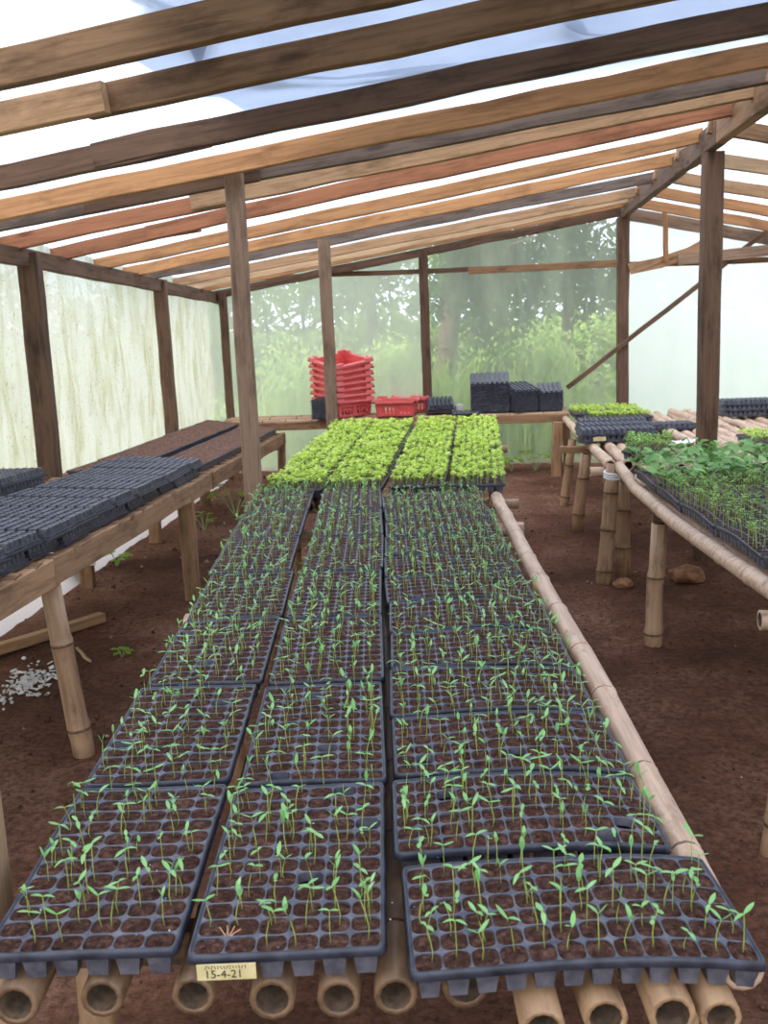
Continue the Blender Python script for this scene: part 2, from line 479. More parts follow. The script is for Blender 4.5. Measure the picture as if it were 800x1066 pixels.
post('wooden_post', 'brown end-wall post carrying the far tip of the ridge beam', RIDGE - .01, -.03, .10, WOOD['dark'], top=ridge_z(0) - .08)
post('wooden_post', 'tall dark post rising through the bamboo slat bench to the ridge beam', RIDGE + .015, -3.80, .105, WOOD['dark'], top=ridge_z(-3.8) - .08)
timber_near = timber('wooden_post', (-.70, 1.56, -.05), (-.69, 1.56, 2.12), .09, .08, WOOD['pale'])
tag(timber_near, 'pale wooden post at the open end of the long seedling bench', 'post')
post('wooden_post', 'dark wall post outside the view near the stacked black trays', 0, -6.6, .10, WOOD['dark'], top=eave_z(-6.6) - .005)

wp = thing('wall_plate', 'dark timber plate along the top of the stained side wall', 'beam', bw(0, -4, 0))
for a, b, off in ((-13, -5.6, 0), (-5.7, -1.6, .006), (-1.7, .1, -.004)):
    timber('board', bw(0, a, eave_z(a) - .045 + off), bw(0, b, eave_z(b) - .045 + off), .05, .10, WOOD['dark'], wp)
rb = thing('ridge_beam', 'long dark brown ridge beam the rafters rest on', 'beam', bw(RIDGE, -4, 2))
for a, b, off in ((-13, -4.0, 0), (-4.1, .08, -.006)):
    timber('board', bw(RIDGE, a, ridge_z(a) - .012 + off), bw(RIDGE, b, ridge_z(b) - .012 + off), .06, .13, WOOD['brown'] if a < -5 else WOOD['dark'], rb)

def rafter(label, dl, dr, h, pieces, w=.048, sl=-.12, sr=RIDGE + .0, group=None):
    t = thing('rafter', label, 'rafter', bw(1.9, (dl + dr) / 2, roof_z(1.9, (dl + dr) / 2)), group=group)
    for (a, b, mat, off, dz) in pieces:
        s0, s1 = sl + (sr - sl) * a, sl + (sr - sl) * b
        d0, d1 = dl + (dr - dl) * a + off, dl + (dr - dl) * b + off
        timber('board', bw(s0, d0, roof_z(s0, d0) + h / 2 + dz), bw(s1, d1, roof_z(s1, d1) + h / 2 + dz), w, h, mat, t, wob=.005)
    return t
G = 'rafters under the polythene roof'
W_ = WOOD
rafter('grey-tan rafter over the long bench, one before the spliced one', -6.92, -7.38, .102, [(0, 1, W_['brown'], 0, 0)])
rafter('tan rafter with a pale spliced end board over the stacked black trays', -6.45, -6.86, .098, [(0, .385, W_['tan'], -.045, -.010), (.365, 1, W_['brown'], 0, 0)])
rafter('dark brown rafter between the spliced rafter and a honey one', -5.72, -6.20, .095, [(0, .42, W_['dark'], 0, -.006), (.30, 1, W_['dark'], -.006, 0)])
rafter('honey tan rafter next to the dark grey one on the square post', -5.12, -5.56, .092, [(0, 1, W_['orange'], 0, 0)])
rafter('dark grey rafter borne by the square weathered post', -4.86, -5.20, .092, [(0, .34, W_['grey'], 0, 0), (.20, .42, W_['dark'], -.04, -.004), (.36, 1, W_['grey'], 0, 0)])
rafter('rafter with a red end board lapped under a tan board', -4.28, -4.83, .085, [(0, .36, W_['red'], .0, 0), (.30, 1, W_['tan'], -.05, 0)])
rafter('reddish brown rafter ending in a red cut tip on the ridge', -3.60, -4.42, .085, [(0, .26, W_['red'], 0, -.004), (.18, 1, W_['red'], -.05, 0)])
rafter('plain orange rafter after the red-tipped one', -2.87, -3.62, .080, [(0, 1, W_['orange'], 0, 0)])
rafter('pale orange rafter next before the weathered dark one', -2.26, -2.74, .080, [(0, 1, W_['orange'], 0, 0)])
rafter('weathered dark rafter meeting the post by the red crates', -1.86, -1.90, .075, [(0, 1, W_['grey'], 0, 0)])
rafter('pale tan rafter next after the weathered dark one', -1.06, -.98, .075, [(0, 1, W_['tan'], 0, 0)])
rafter('orange tan rafter second from the end wall', -.55, -.50, .07, [(0, 1, W_['pale'], 0, 0)])
rafter('narrow orange rafter just inside the end wall', -.26, -.24, .06, [(0, 1, W_['orange'], 0, 0)])
rafter('dark board capping the gable of the end wall', -.02, -.02, .075, [(0, 1, W_['dark'], 0, -.06)])
for d in (-8.2, -9.0, -9.9, -10.8, -11.7, -12.6):
    rafter('brown rafter overhead behind the viewer', d, d - .3, .12, [(0, 1, W_['brown'], 0, 0)], group=G)
far_r = [('tan rafter on the far roof slope at the end wall truss', -.35, 'orange'), ('brown rafter on the far slope beside the small hanging stick', -1.2, 'orange'),
         ('dull tan rafter on the far slope behind the tall dark post', -2.1, 'tan'), ('spliced tan rafter on the far slope above the tall dark post', -3.0, 'tan'),
         ('brown rafter on the far slope past the tall dark post', -4.0, 'brown')]
for lab, d, m in far_r:
    pcs = [(0, 1, W_[m], 0, 0)] if d != -3.0 else [(0, .28, W_['pale'], 0, 0), (.2, 1, W_['orange'], .05, 0)]
    rafter(lab, d, d + .12, .085, pcs, sl=RIDGE - .05, sr=S_RIGHT + .1)
for d in (-5.2, -6.3, -7.4, -8.6, -9.8, -11, -12.2):
    rafter('rafter on the far slope overhead, out of view', d, d, .10, [(0, 1, W_['tan'], 0, 0)], sl=RIDGE - .05, sr=S_RIGHT + .1, group='far slope rafters out of view')
for d in (-9.2, -6.2, -3.1, 0):
    post('wooden_post', 'side post of the far wall beyond the bamboo bench', S_RIGHT, d, .10, WOOD['brown'], group='posts of the far side wall')
tp_ = thing('wall_plate', 'timber plate on the side wall beyond the bamboo bench', 'beam', bw(S_RIGHT, -4, 1.5))
timber('board', bw(S_RIGHT, -13, roof_z(S_RIGHT, -13) - .05), bw(S_RIGHT, .1, roof_z(S_RIGHT, 0) - .05), .05, .1, WOOD['brown'], tp_)

# end wall rails and truss
t = thing('wall_rail', 'horizontal dark rail across the end wall above the crates', 'beam', bw(2, 0, 1.87))
timber('board', bw(.05, -.0, 1.885), bw(2.95, -.0, 1.875), .03, .045, WOOD['dark'], t)
timber('board', bw(2.45, -.03, 1.862), bw(RIDGE, -.03, 1.868), .03, .065, WOOD['brown'], t)
timber('board', bw(RIDGE, -.0, 1.855), bw(S_RIGHT, -.0, 1.83), .03, .05, WOOD['brown'], t)
o = timber('curved_truss_board', bw(3.93, -.09, 1.815), bw(4.72, -.09, 2.06), .035, .10, WOOD['tan'], bow=-.045)
tag(o, 'bowed tan board rising from the end wall post to the gable', 'board')
o = timber('truss_board', bw(4.36, -.13, 1.88), bw(6.4, -.13, 2.0), .035, .10, WOOD['post'])
tag(o, 'straight grey-tan board crossing behind the tall dark post', 'board')
o = timber('diagonal_brace', bw(3.36, -.10, .74), bw(5.15, -.10, 2.10), .03, .042, WOOD['dark'])
tag(o, 'thin dark diagonal brace across the end wall', 'brace')
o = timber('hanging_stick', bw(4.26, -.12, 1.86), bw(4.24, -.12, roof_z(4.24, -.12) + .05), .035, .05, WOOD['orange'])
tag(o, 'short orange upright stick under the gable', 'stick')
o = timber('gable_board', bw(RIDGE, .0, ridge_z(0) - .04), bw(S_RIGHT, 0, roof_z(S_RIGHT, 0) - .05), .04, .11, WOOD['post'])
tag(o, 'weathered gable board sloping down beyond the ridge post', 'board')

# shade net over the roof ---------------------------------------------
def net_mat(name, c, a):
    n = N(name)
    co = n.coords((1, 1, 1), rnd=False)
    f = n.noise(n.coords((60, 160, 60), rnd=False), 1.6, 3, .7)
    g = n.noise(co, 5, 4)
    fac = n.mix(1.0, n.ramp(f, [(.38, a - .35), (.62, a + .14)]), n.ramp(g, [(.3, -.0), (.7, .12)]), 'ADD')
    df = n.node('BsdfDiffuse'); df.inputs['Color'].default_value = (*c, 1)
    tr = n.node('BsdfTranslucent'); tr.inputs['Color'].default_value = (*c, 1)
    m0 = n.node('MixShader'); m0.inputs[0].default_value = .6; n.L(df.outputs[0], m0.inputs[1]); n.L(tr.outputs[0], m0.inputs[2])
    tp = n.node('BsdfTransparent'); m1 = n.node('MixShader')
    n.L(fac, m1.inputs[0]); n.L(tp.outputs[0], m1.inputs[1]); n.L(m0.outputs[0], m1.inputs[2]); n.L(m1.outputs[0], n.out.inputs['Surface'])
    return n.m
NET = net_mat('shade_net', (.20, .26, .38), .86)
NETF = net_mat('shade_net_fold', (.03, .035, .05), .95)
def netpt(u, v):
    d = -8.4 + u * 2.95
    s0 = 1.78 + .16 * math.sin(d * 2.1) + .12 * noise.noise((d * 1.6, 0, 0)) - .10 * (d + 7.5)
    s = s0 + v * (5.4 - s0)
    if u > .9: d -= .12 * noise.noise((s * 1.3, 7, 0))
    p = bw(s, d); return (p.x, p.y, roof_z(s, d) + .148 + .016 * math.sin(d * 9.4) + .012 * noise.noise((s * 4, d * 4, 2)))
net = grid_sheet('shade_net', netpt, 60, 50, NET)
tag(net, 'bluish shade net laid over the polythene roof', 'net')
def fold(pts, w):
    mb = MB()
    P = []
    for i in range(len(pts) - 1):
        for k in range(6):
            t = k / 6; a, b = pts[i], pts[i+1]; P.append((a[0] + (b[0]-a[0]) * t, a[1] + (b[1]-a[1]) * t))
    P.append(pts[-1])
    vs, fs = [], []
    for i, (s, d) in enumerate(P):
        a = P[max(i-1, 0)]; b = P[min(i+1, len(P)-1)]
        tx, ty = b[0]-a[0], b[1]-a[1]; l = math.hypot(tx, ty) or 1
        ww = w * (.6 + .4 * math.sin(i * .6))
        for sg, dz in ((-1, 0), (0, .02), (1, 0)):
            s2, d2 = s - ty / l * ww * sg, d + tx / l * ww * sg
            p = bw(s2, d2); vs.append((p.x, p.y, roof_z(s2, d2) + .140 - dz * .3))
    for i in range(len(P) - 1):
        for k in range(2): fs.append((i*3+k, i*3+k+1, i*3+k+4, i*3+k+3))
    mb.add(vs, fs); return mb.build('net_fold', NETF, net, smooth=True)
fold([(1.78, -7.6), (1.72, -7.2), (1.80, -6.9), (1.70, -6.5), (1.85, -6.2), (2.1, -6.0), (2.6, -5.85)], .05)
fold([(2.3, -7.6), (2.55, -7.25), (2.75, -7.05), (2.78, -6.8)], .035)
fold([(2.7, -6.95), (2.72, -6.6), (3.0, -6.42), (3.5, -6.5)], .035)
fold([(2.9, -6.3), (3.0, -6.0), (3.3, -5.75)], .03)

# ------------------------------------------------------------------ plug trays
def ring16(hx, hy, r):
    """16 points round a rounded rectangle"""
    pts = []
    for (cx, cy, a0) in ((hx-r, hy-r, 0), (-hx+r, hy-r, 90), (-hx+r, -hy+r, 180), (hx-r, -hy+r, 270)):
        for k in range(4):
            a = math.radians(a0 + 90 * k / 3); pts.append((cx + r * math.cos(a), cy + r * math.sin(a)))
    return pts
def square16(hx, hy):
    pts = []
    for (sx, sy, a0) in ((1, 1, 0), (-1, 1, 1), (-1, -1, 2), (1, -1, 3)):
        q = [(1, .45), (1, 1), (1, 1), (.45, 1)]
        q = [(1, .4), (1, .98), (.98, 1), (.4, 1)]
        for (a, b) in q:
            for _ in range(a0): a, b = -b, a
            pts.append((a * hx, b * hy))
    return pts

def tray_meshes(W, L, nx, ny, bend=None, seed=0, depth=.045, empties=.025, fill=.0012, cups='edge', soil=True):
    """upright tray centred on the origin, web surface at z=0"""
    rnd = random.Random(seed)
    m = .010
    px, py = (W - 2*m) / nx, (L - 2*m) / ny
    body, so, cells = MB(), MB(), []
    R_in = ring16(px * .474, py * .470, min(px, py) * .30)
    # scalloped star-shaped webs: pull the middles of the sides outward
    SQ = square16(px / 2, py / 2)
    for i in range(nx):
        for j in range(ny):
            cx, cy = -W/2 + m + px * (i + .5), -L/2 + m + py * (j + .5)
            vs = [(cx+a, cy+b, 0) for a, b in SQ] + [(cx+a, cy+b, -.001) for a, b in R_in] + [(cx+a*.94, cy+b*.94, -.016) for a, b in R_in]
            fs = []
            for k in range(16):
                k2 = (k+1) % 16
                fs += [(k, k2, 16+k2, 16+k), (16+k, 16+k2, 32+k2, 32+k)]
            body.add(vs, fs)
            if soil:
                hole = rnd.random() < empties
                z = -.020 if hole else -fill - rnd.uniform(0, .003)
                dz = rnd.uniform(.0, .004)
                sv = [(cx+a*.985, cy+b*.985, z + rnd.uniform(-.002, .002)) for a, b in R_in]
                sv += [(cx+a*.55, cy+b*.55, z + dz*.7 + rnd.uniform(-.002, .002)) for a, b in R_in[::2]] + [(cx, cy, z + dz)]
                sf = []
                for k in range(8):
                    k2 = (k+1) % 8
                    sf += [(2*k, 2*k+1, 16+k), (2*k+1, (2*k+2) % 16, 16+k2, 16+k), (16+k, 16+k2, 24)]
                so.add(sv, sf); cells.append((cx, cy, z + dz, hole))
            if cups == 'all' or (cups == 'edge' and (i in (0, nx-1) or j in (0, ny-1))):
                t, b = .43, .30
                cv = [(cx+px*t*a, cy+py*t*c, -.004) for a, c in ((-1,-1),(1,-1),(1,1),(-1,1))] + [(cx+px*b*a, cy+py*b*c, -depth) for a, c in ((-1,-1),(1,-1),(1,1),(-1,1))]
                body.add(cv, [(0,1,5,4),(1,2,6,5),(2,3,7,6),(3,0,4,7),(7,6,5,4)])
    # rim
    def loop(e, z):
        pts = []
        hx, hy, r = W/2 - m + e, L/2 - m + e, .006 + max(e, 0)
        for (sx, sy, a0) in ((1,1,0),(-1,1,90),(-1,-1,180),(1,-1,270)):
            for k in range(4):
                a = math.radians(a0 + 30*k); pts.append((sx*(hx-r) + r*math.cos(a), sy*(hy-r) + r*math.sin(a), z))
        out = []
        n = len(pts)
        for k in range(n):                      # extra points along the long sides so the rim can bend
            a, b = pts[k], pts[(k+1) % n]; out.append(a)
            if math.hypot(a[0]-b[0], a[1]-b[1]) > .08:
                for q in range(1, 8): out.append(tuple(a[c] + (b[c]-a[c]) * q / 8 for c in range(3)))
        return out
    rim = MB()
    prof = [(0, 0), (.0012, .0028), (.0042, .0030), (.0052, .0018), (.0085, -.009), (.0072, -.0095)]
    n = None; vs = []
    for e, z in prof:
        l = loop(e, z); n = len(l); vs += l
    fs = []
    for i in range(len(prof)-1):
        for k in range(n):
            k2 = (k+1) % n; fs.append((i*n+k, (i+1)*n+k, (i+1)*n+k2, i*n+k2)[::-1])
    rim.add(vs, fs)
    if bend:
        for mb in (body, so, rim): mb.v = [(x, y, z + bend(x, y)) for x, y, z in mb.v]
        cells = [(x, y, z + bend(x, y), h) for x, y, z, h in cells]
    return body.mesh('tray_body'), (so.mesh('soil', True) if soil else None), rim.mesh('rim', True), cells, px, py

def place_tray(name, label, mw, meshes, group=None, soilmat=None):
    body, so, rim, *_ = meshes
    t = thing(name, label, 'tray', mw=mw, group=group)
    link('cell_grid', body, BLACK_DUSTY_LIT, t, mw); link('rim', rim, BLACK_DARK, t, mw)
    if so: link('soil', so, soilmat or SOIL, t, mw)
    return t

ORD = ['first', 'second', 'third', 'fourth', 'fifth', 'sixth', 'seventh', 'eighth', 'ninth', 'tenth', 'eleventh', 'twelfth', 'thirteenth', 'fourteenth', 'fifteenth']

# ------------------------------------------------------------------ seedling pieces
def leaf_mesh(L, w, curl, fold=.25, n=4, seed=0, tip=.9):
    """leaf along +X, base at the origin"""
    vs, fs = [], []
    for i in range(n + 1):
        t = i / n
        ww = w * (math.sin(math.pi * min(1, t * tip + .06)) ** .75) * .5 if i < n else .0006
        z = curl * L * t * t
        vs += [(L*t, -ww, z + fold*ww), (L*t, 0, z), (L*t, ww, z + fold*ww)]
    for i in range(n):
        for k in range(2): fs.append((i*3+k, i*3+k+1, i*3+k+4, i*3+k+3))
    return vs, fs
def as_mesh(name, vf, mat):
    me = bpy.data.meshes.new(name); me.from_pydata(*[vf[0], [], vf[1]]); me.polygons.foreach_set('use_smooth', [True]*len(vf[1])); me.update()
    me.materials.append(mat); return me
def stem_vf(h, lean, r, seed=0, n=4):
    rnd = random.Random(seed)
    mb = MB(); k = rnd.uniform(-1, 1)
    pts = [(lean * t**1.6 + .004*k*math.sin(3*t), .003*k*math.sin(5*t), h*t) for t in (0, .3, .65, 1)]
    add_tube(mb, pts, [r*1.1, r, r*.9, r*.8], n, True)
    return (mb.v, mb.f), pts[-1]
STEMS = []
for k in range(6):
    vf, tip = stem_vf([.058, .066, .050, .062, .045, .070][k], [.004, .010, -.006, .014, .008, .0][k], .0011, k)
    STEMS.append((as_mesh('stem', vf, STEM), vf, tip))
COTYS = []  # leaves are drawn a little larger than the stems they sit on
for k in range(4):
    vf = leaf_mesh([.022, .026, .020, .023][k], [.0082, .009, .0075, .008][k], [-.25, .15, -.5, -.1][k])
    COTYS.append((as_mesh('leaf', vf, COTY), vf))

def seedling_spec(p, rnd):
    """everything that fixes one two-leaf seedling: matrix, stem variant, two leaf variants and matrices"""
    sc = rnd.uniform(.66, 1.0)
    mw = Matrix.Translation(p) @ Matrix.Rotation(rnd.uniform(0, 6.283), 4, 'Z') @ Matrix.Scale(sc, 4)
    k = rnd.randrange(6); tip = Vector(STEMS[k][2])
    a = rnd.uniform(0, 3.14); up = rnd.uniform(-.05, .75) if rnd.random() < .8 else 1.25
    ls = []
    for q in (0, 1):
        lm = mw @ Matrix.Translation(tip) @ Matrix.Rotation(a + math.pi*q + rnd.uniform(-.25, .25), 4, 'Z') @ Matrix.Rotation(-up + rnd.uniform(-.2, .2), 4, 'Y')
        ls.append((rnd.randrange(4), lm))
    return mw, k, ls

class Stuff:
    """many small plants joined into one mesh"""
    def __init__(s): s.v = []; s.f = []; s.m = []; s.n = 0
    def add(s, vf, mw, mi=0):
        a = np.array(vf[0]); M_ = np.array(mw); a = a @ M_[:3, :3].T + M_[:3, 3]
        s.v.append(a); s.f.extend([tuple(i + s.n for i in f) for f in vf[1]]); s.m.extend([mi]*len(vf[1])); s.n += len(a)
    def build(s, name, mats):
        me = bpy.data.meshes.new(name); me.from_pydata(np.concatenate(s.v).tolist(), [], s.f)
        me.polygons.foreach_set('material_index', s.m); me.polygons.foreach_set('use_smooth', [True]*len(s.f)); me.update()
        return link(name, me, mats)

# ------------------------------------------------------------------ the long bench
bench = thing('bamboo_bench', 'long bench of lengthwise bamboo poles carrying the dark seedling trays', 'bench', (0, 3, 0))
for k, x in enumerate((-.555, -.435, -.30, -.185, -.09, -.012, .09, .185, .275, .365)):
    y0 = 1.325 + random.uniform(-.02, .015) - (.085 if x > .15 else 0)
    bamboo('pole', (x, y0, .637), (x + random.uniform(-.01, .01), 4.95, .637), .031 if k % 3 else .033, bench, BAMBOO_BROWN if k > 6 else BAMBOO_DARK, bow=(.0, 0), taper=.06, kink=.002)
bamboo('pole', (.43, 1.235, .637), (.452, 4.95, .637), .028, bench, BAMBOO_BROWN, taper=.06, kink=.002)
bamboo('edge_pole', (.478, 1.28, .672), (.527, 4.86, .672), .029, bench, BAMBOO_PALE, taper=.05, kink=.002, waves=.005, node=.36)
timber('crossbeam', (-.60, 1.56, .57), (.44, 1.56, .57), .05, .06, WOOD['dark'], bench)
for (ya, yb, xa, xb) in ((3.36, 3.03, -.68, .575), (4.62, 4.60, -.62, .63)):
    bamboo('crosspole', (xa, ya, .570), (xb, yb, .570), .030, bench, BAMBOO_PALE, kink=.002)
for (x, y, r) in ((-.55, 1.62, .035), (.50, 1.62, .035), (-.55, 3.36, .035), (.47, 3.08, .035), (-.55, 4.62, .032), (.575, 4.66, .036)):
    bamboo('leg', (x, y, -.04), (x + random.uniform(-.01, .01), y, .55), r, bench, BAMBOO_BROWN)

TZ = .7215
rnd = random.Random(3)
specs = []           # (distance, tray label tail, spec)
def add_seedlings(mw, cells, tail, px, py, dens=.8):
    for (cx, cy, z, hole) in cells:
        if hole and rnd.random() < .7: continue
        if rnd.random() > dens: continue
        for q in range(2 if rnd.random() < .12 else 1):
            p = mw @ Vector((cx + rnd.uniform(-.22, .22)*px, cy + rnd.uniform(-.2, .2)*py, z - .002))
            specs.append((p.y, tail, seedling_spec(p, rnd)))

def bend_fn(seed, amp=.004, droop=None):
    def f(x, y):
        h = amp * noise.noise((x*5 + seed*7.3, y*4 + seed*3.1, seed)) * 1.5
        if droop: h += droop(x, y)
        return h
    return f
cols = [('row beside wooden post', -.452, 1.305, 7), ('middle lengthwise row', -.158, 1.287, 7)]
seed = 0
for cname, x, y0, n in cols:
    for k in range(n):
        seed += 1
        y = y0 + .2575 + k * .527
        xx = x + rnd.uniform(-.004, .004) - (.018 if (x < -.3 and k >= 4) else 0) + (.012 if (x > -.3 and k >= 4) else 0)
        mw = Matrix.Translation((xx, y, TZ + rnd.uniform(-.002, .003))) @ Matrix.Rotation(rnd.uniform(-.012, .012), 4, 'Z')
        ms = tray_meshes(.285, .517, 6, 12, bend_fn(seed), seed)
        tail = f'{ORD[k]} tray from cut pole ends, {cname}'
        lab = f'black two-leaf seedling tray, {ORD[k]} from cut pole ends, {cname}'
        if k == 0 and x > -.3: lab = 'black tray of two-leaf seedlings with a strip of paper tape on its end'; tail = 'the tray with the strip of paper tape'
        place_tray('seedling_tray', lab, mw, ms, 'trays of two-leaf seedlings on the long bench')
        add_seedlings(mw, ms[3], tail, ms[4], ms[5], .74 if k < 2 else .85)
for k in range(12):
    seed += 1
    y = 1.225 + .144 + k * .291 + (.012 if k else 0)
    Lr = .488 if k == 0 else .458
    x = -.004 + Lr / 2 + (.008 if k == 0 else rnd.uniform(-.006, .004))
    dr = (lambda a: (lambda xl, yl: -.016 * max(0, (-yl - .05) / .2) ** 2 + a * math.sin((yl + .25) * 7)))(rnd.uniform(.002, .007))
    mw = Matrix.Translation((x, y, TZ + .002)) @ Matrix.Rotation(math.pi/2 + (.02 if k == 0 else rnd.uniform(-.015, .02)), 4, 'Z')
    ms = tray_meshes(.280, Lr, 6, 12, bend_fn(seed, .005, dr), seed)
    tail = f'the {ORD[k]} crosswise tray from the cut pole ends'
    place_tray('seedling_tray', f'black tray of two-leaf seedlings set crosswise, {ORD[k]} from the cut pole ends', mw, ms, 'trays of two-leaf seedlings on the long bench')
    add_seedlings(mw, ms[3], tail, ms[4], ms[5], .8)

specs.sort(key=lambda q: q[0])
for (_, tail, (mw, k, ls)) in specs[:300]:
    t = thing('seedling', f'small two-leaf seedling in {tail}', 'seedling', mw=mw, group='two-leaf seedlings on the long bench')
    link('stem', STEMS[k][0], None, t, mw)
    for q, lm in ls: link('leaf', COTYS[q][0], None, t, lm)
st = Stuff()
for (_, tail, (mw, k, ls)) in specs[300:]:
    st.add(STEMS[k][1], mw, 0)
    for q, lm in ls: st.add(COTYS[q][1], lm, 1)
o = st.build('seedlings', [STEM, COTY])
tag(o, 'many small two-leaf green seedlings filling the trays further along the long bench', 'seedlings', kind='stuff')

# ------------------------------------------------------------------ lime seedlings on the next bench
def rosette(h, nl, L, w, seed, spread=.6, fold=.3):
    r = random.Random(seed); mb = MB()
    tip = (r.uniform(-.01, .01), r.uniform(-.01, .01), h)
    add_tube(mb, [(0, 0, 0), (tip[0]*.4, tip[1]*.4, h*.5), tip], .0016, 3, False, 0)
    for q in range(nl):
        hh = h * (1 - .28 * (q // 2) / max(1, nl/2)); a = q * 2.4 + r.uniform(-.4, .4)
        lv, lf = leaf_mesh(L * r.uniform(.75, 1.1), w * r.uniform(.8, 1.1), -.25, fold, 2)
        m = Matrix.Translation((tip[0]*hh/h, tip[1]*hh/h, hh)) @ Matrix.Rotation(a, 4, 'Z') @ Matrix.Rotation(-r.uniform(.1, spread + .4), 4, 'Y')
        mb.add([m @ Vector(v) for v in lv], lf, 1)
    return mb
LIMES = [rosette(random.uniform(.050, .068), 7, .025, .016, 40 + k) for k in range(8)]
LIME_ME = []
for m in LIMES:
    me = m.mesh('lime_seedling', True); me.materials.append(STEM); me.materials.append(LIME); LIME_ME.append(me)
def stuff_mb(st, mb, mw):
    a = np.array(mb.v); M_ = np.array(mw); a = a @ M_[:3, :3].T + M_[:3, 3]
    st.v.append(a); st.f.extend([tuple(i + st.n for i in f) for f in mb.f]); st.m.extend(mb.m); st.n += len(a)

lb = thing('bamboo_bench', 'bamboo bench under the bright lime seedlings by the red crates', 'bench', (0, 6, 0))
lr = math.radians(-5.5)
lm_ = Matrix.Translation((.0, 4.93, 0)) @ Matrix.Rotation(lr, 4, 'Z')
for x in (-.5, -.37, -.24, -.11, .02, .15, .28, .41, .54):
    bamboo('pole', lm_ @ Vector((x, .02, .637)), lm_ @ Vector((x, 2.66, .637)), .03, lb, kink=.002)
for yy in (.3, 2.3):
    bamboo('crosspole', lm_ @ Vector((-.62, yy, .572)), lm_ @ Vector((.66, yy, .572)), .03, lb, kink=.002)
    for x in (-.5, .55): bamboo('leg', lm_ @ Vector((x, yy, -.04)), lm_ @ Vector((x, yy, .545)), .033, lb, BAMBOO_BROWN)
lime_sp = []
plain_small = tray_meshes(.278, .505, 6, 12, None, 901, cups='edge')
for i in range(4):
    for j in range(5):
        mw = lm_ @ Matrix.Translation((-.432 + i * .292 + (.012 if i > 1 else 0), .27 + j * .515, TZ + rnd.uniform(-.002, .004))) @ Matrix.Rotation(rnd.uniform(-.015, .015), 4, 'Z')
        side = ['row by wooden posts', 'second row from wooden posts', 'third row from wooden posts', 'row by slat bench'][i]
        place_tray('lime_tray', f'tray of lime seedlings, {ORD[j]} from the dark trays, {side}', mw, plain_small, 'trays of lime seedlings')
        for a in range(8):
            for b in range(14):
                if rnd.random() < .06: continue
                p = mw @ Vector((-.119 + a * .034 + rnd.uniform(-.005, .005), -.232 + b * .0355 + rnd.uniform(-.005, .005), -.008))
                lime_sp.append((p.y, rnd.randrange(8), Matrix.Translation(p) @ Matrix.Rotation(rnd.uniform(0, 6.28), 4, 'Z') @ Matrix.Scale(rnd.uniform(.75, 1.15), 4)))
lime_sp.sort(key=lambda q: q[0])
for (_, k, mw) in lime_sp[:300]:
    tag(link('lime_seedling', LIME_ME[k], None, None, mw), 'lime green seedling at the edge of the crowded trays next to the dark seedlings', 'seedling', 'lime seedlings next to the dark seedling trays')
st = Stuff()
for (_, k, mw) in lime_sp[300:]: stuff_mb(st, LIMES[k], mw)
tag(st.build('lime_seedlings', [STEM, LIME]), 'dense carpet of bright lime green seedlings on the bench by the red crates', 'seedlings', kind='stuff')

# ------------------------------------------------------------------ inverted empty trays
def upturned_mesh(W, L, nx, ny, H=.045, seed=0, rim=True):
    mb = MB(); m = .012
    px, py = (W-2*m)/nx, (L-2*m)/ny
    if rim: add_box(mb, (0, 0, .004), (W, L, .008))
    add_box(mb, (0, 0, .012), (W-.016, L-.016, .010))
    r = random.Random(seed)
    for i in range(nx):
        for j in range(ny):
            cx, cy = -W/2+m+px*(i+.5), -L/2+m+py*(j+.5)
            t, b = .46, .33
            cv = [(cx+px*t*a, cy+py*t*c, .016) for a, c in ((-1,-1),(1,-1),(1,1),(-1,1))] + [(cx+px*b*a, cy+py*b*c, H-.002) for a, c in ((-1,-1),(1,-1),(1,1),(-1,1))]
            cv += [(cx+px*b*.55*a, cy+py*b*.55*c, H) for a, c in ((-1,-1),(1,-1),(1,1),(-1,1))] + [(cx, cy, H-.008)]
            mb.add(cv, [(0,1,5,4),(1,2,6,5),(2,3,7,6),(3,0,4,7),(4,5,9,8),(5,6,10,9),(6,7,11,10),(7,4,8,11),(8,9,12),(9,10,12),(10,11,12),(11,8,12)])
    return mb.mesh('upturned_tray')
UP_CUPS = upturned_mesh(.285, .52, 7, 13, rim=False); UP_CUPS.materials.append(BLACK)
_mb = MB()
for (cx, cy, sx, sy) in ((0, -.2555, .285, .009), (0, .2555, .285, .009), (-.138, 0, .009, .502), (.138, 0, .009, .502)): add_box(_mb, (cx, cy, .004), (sx, sy, .008))
UP_RIM = _mb.mesh('rim'); UP_RIM.materials.append(BLACK_DARK)
def put_upturned(mw):
    t = link('upturned_tray', None, mw=mw); t.empty_display_size = .1
    link('cell_cups', UP_CUPS, None, t, mw); link('rim', UP_RIM, None, t, mw)
    return t

def lz(Y): return .79 - (Y - 3.14) * .0524
def lfx(Y): return -1.21 + (Y - 3.14) * .045
def ltop(X, Y):
    w = max(0, lfx(Y) - X)
    return lz(Y) + w / .8 * (.04 + .02 * max(0, Y - 5.5))
LYAW = math.radians(-3.2)
ltab = thing('timber_bench', 'sloping timber bench along the stained side wall under empty black trays', 'bench', (-1.4, 6, 0))
for a, b in ((2.0, 3.60), (3.56, 6.35), (6.3, 9.68)):
    timber('front_beam', (lfx(a) + .0, a, lz(a) - .055), (lfx(b) + .0, b, lz(b) - .055), .045, .10, WOOD['tan'] if a < 6 else WOOD['brown'], ltab)
def wallx(Y): return -1.55 - (10.3 - Y) * .107
for a, b in ((2.0, 5.8), (5.75, 9.6)):
    timber('back_beam', (wallx(a) + .16, a, ltop(wallx(a) + .16, a) - .055), (wallx(b) + .14, b, ltop(wallx(b) + .14, b) - .055), .045, .09, WOOD['dark'], ltab)
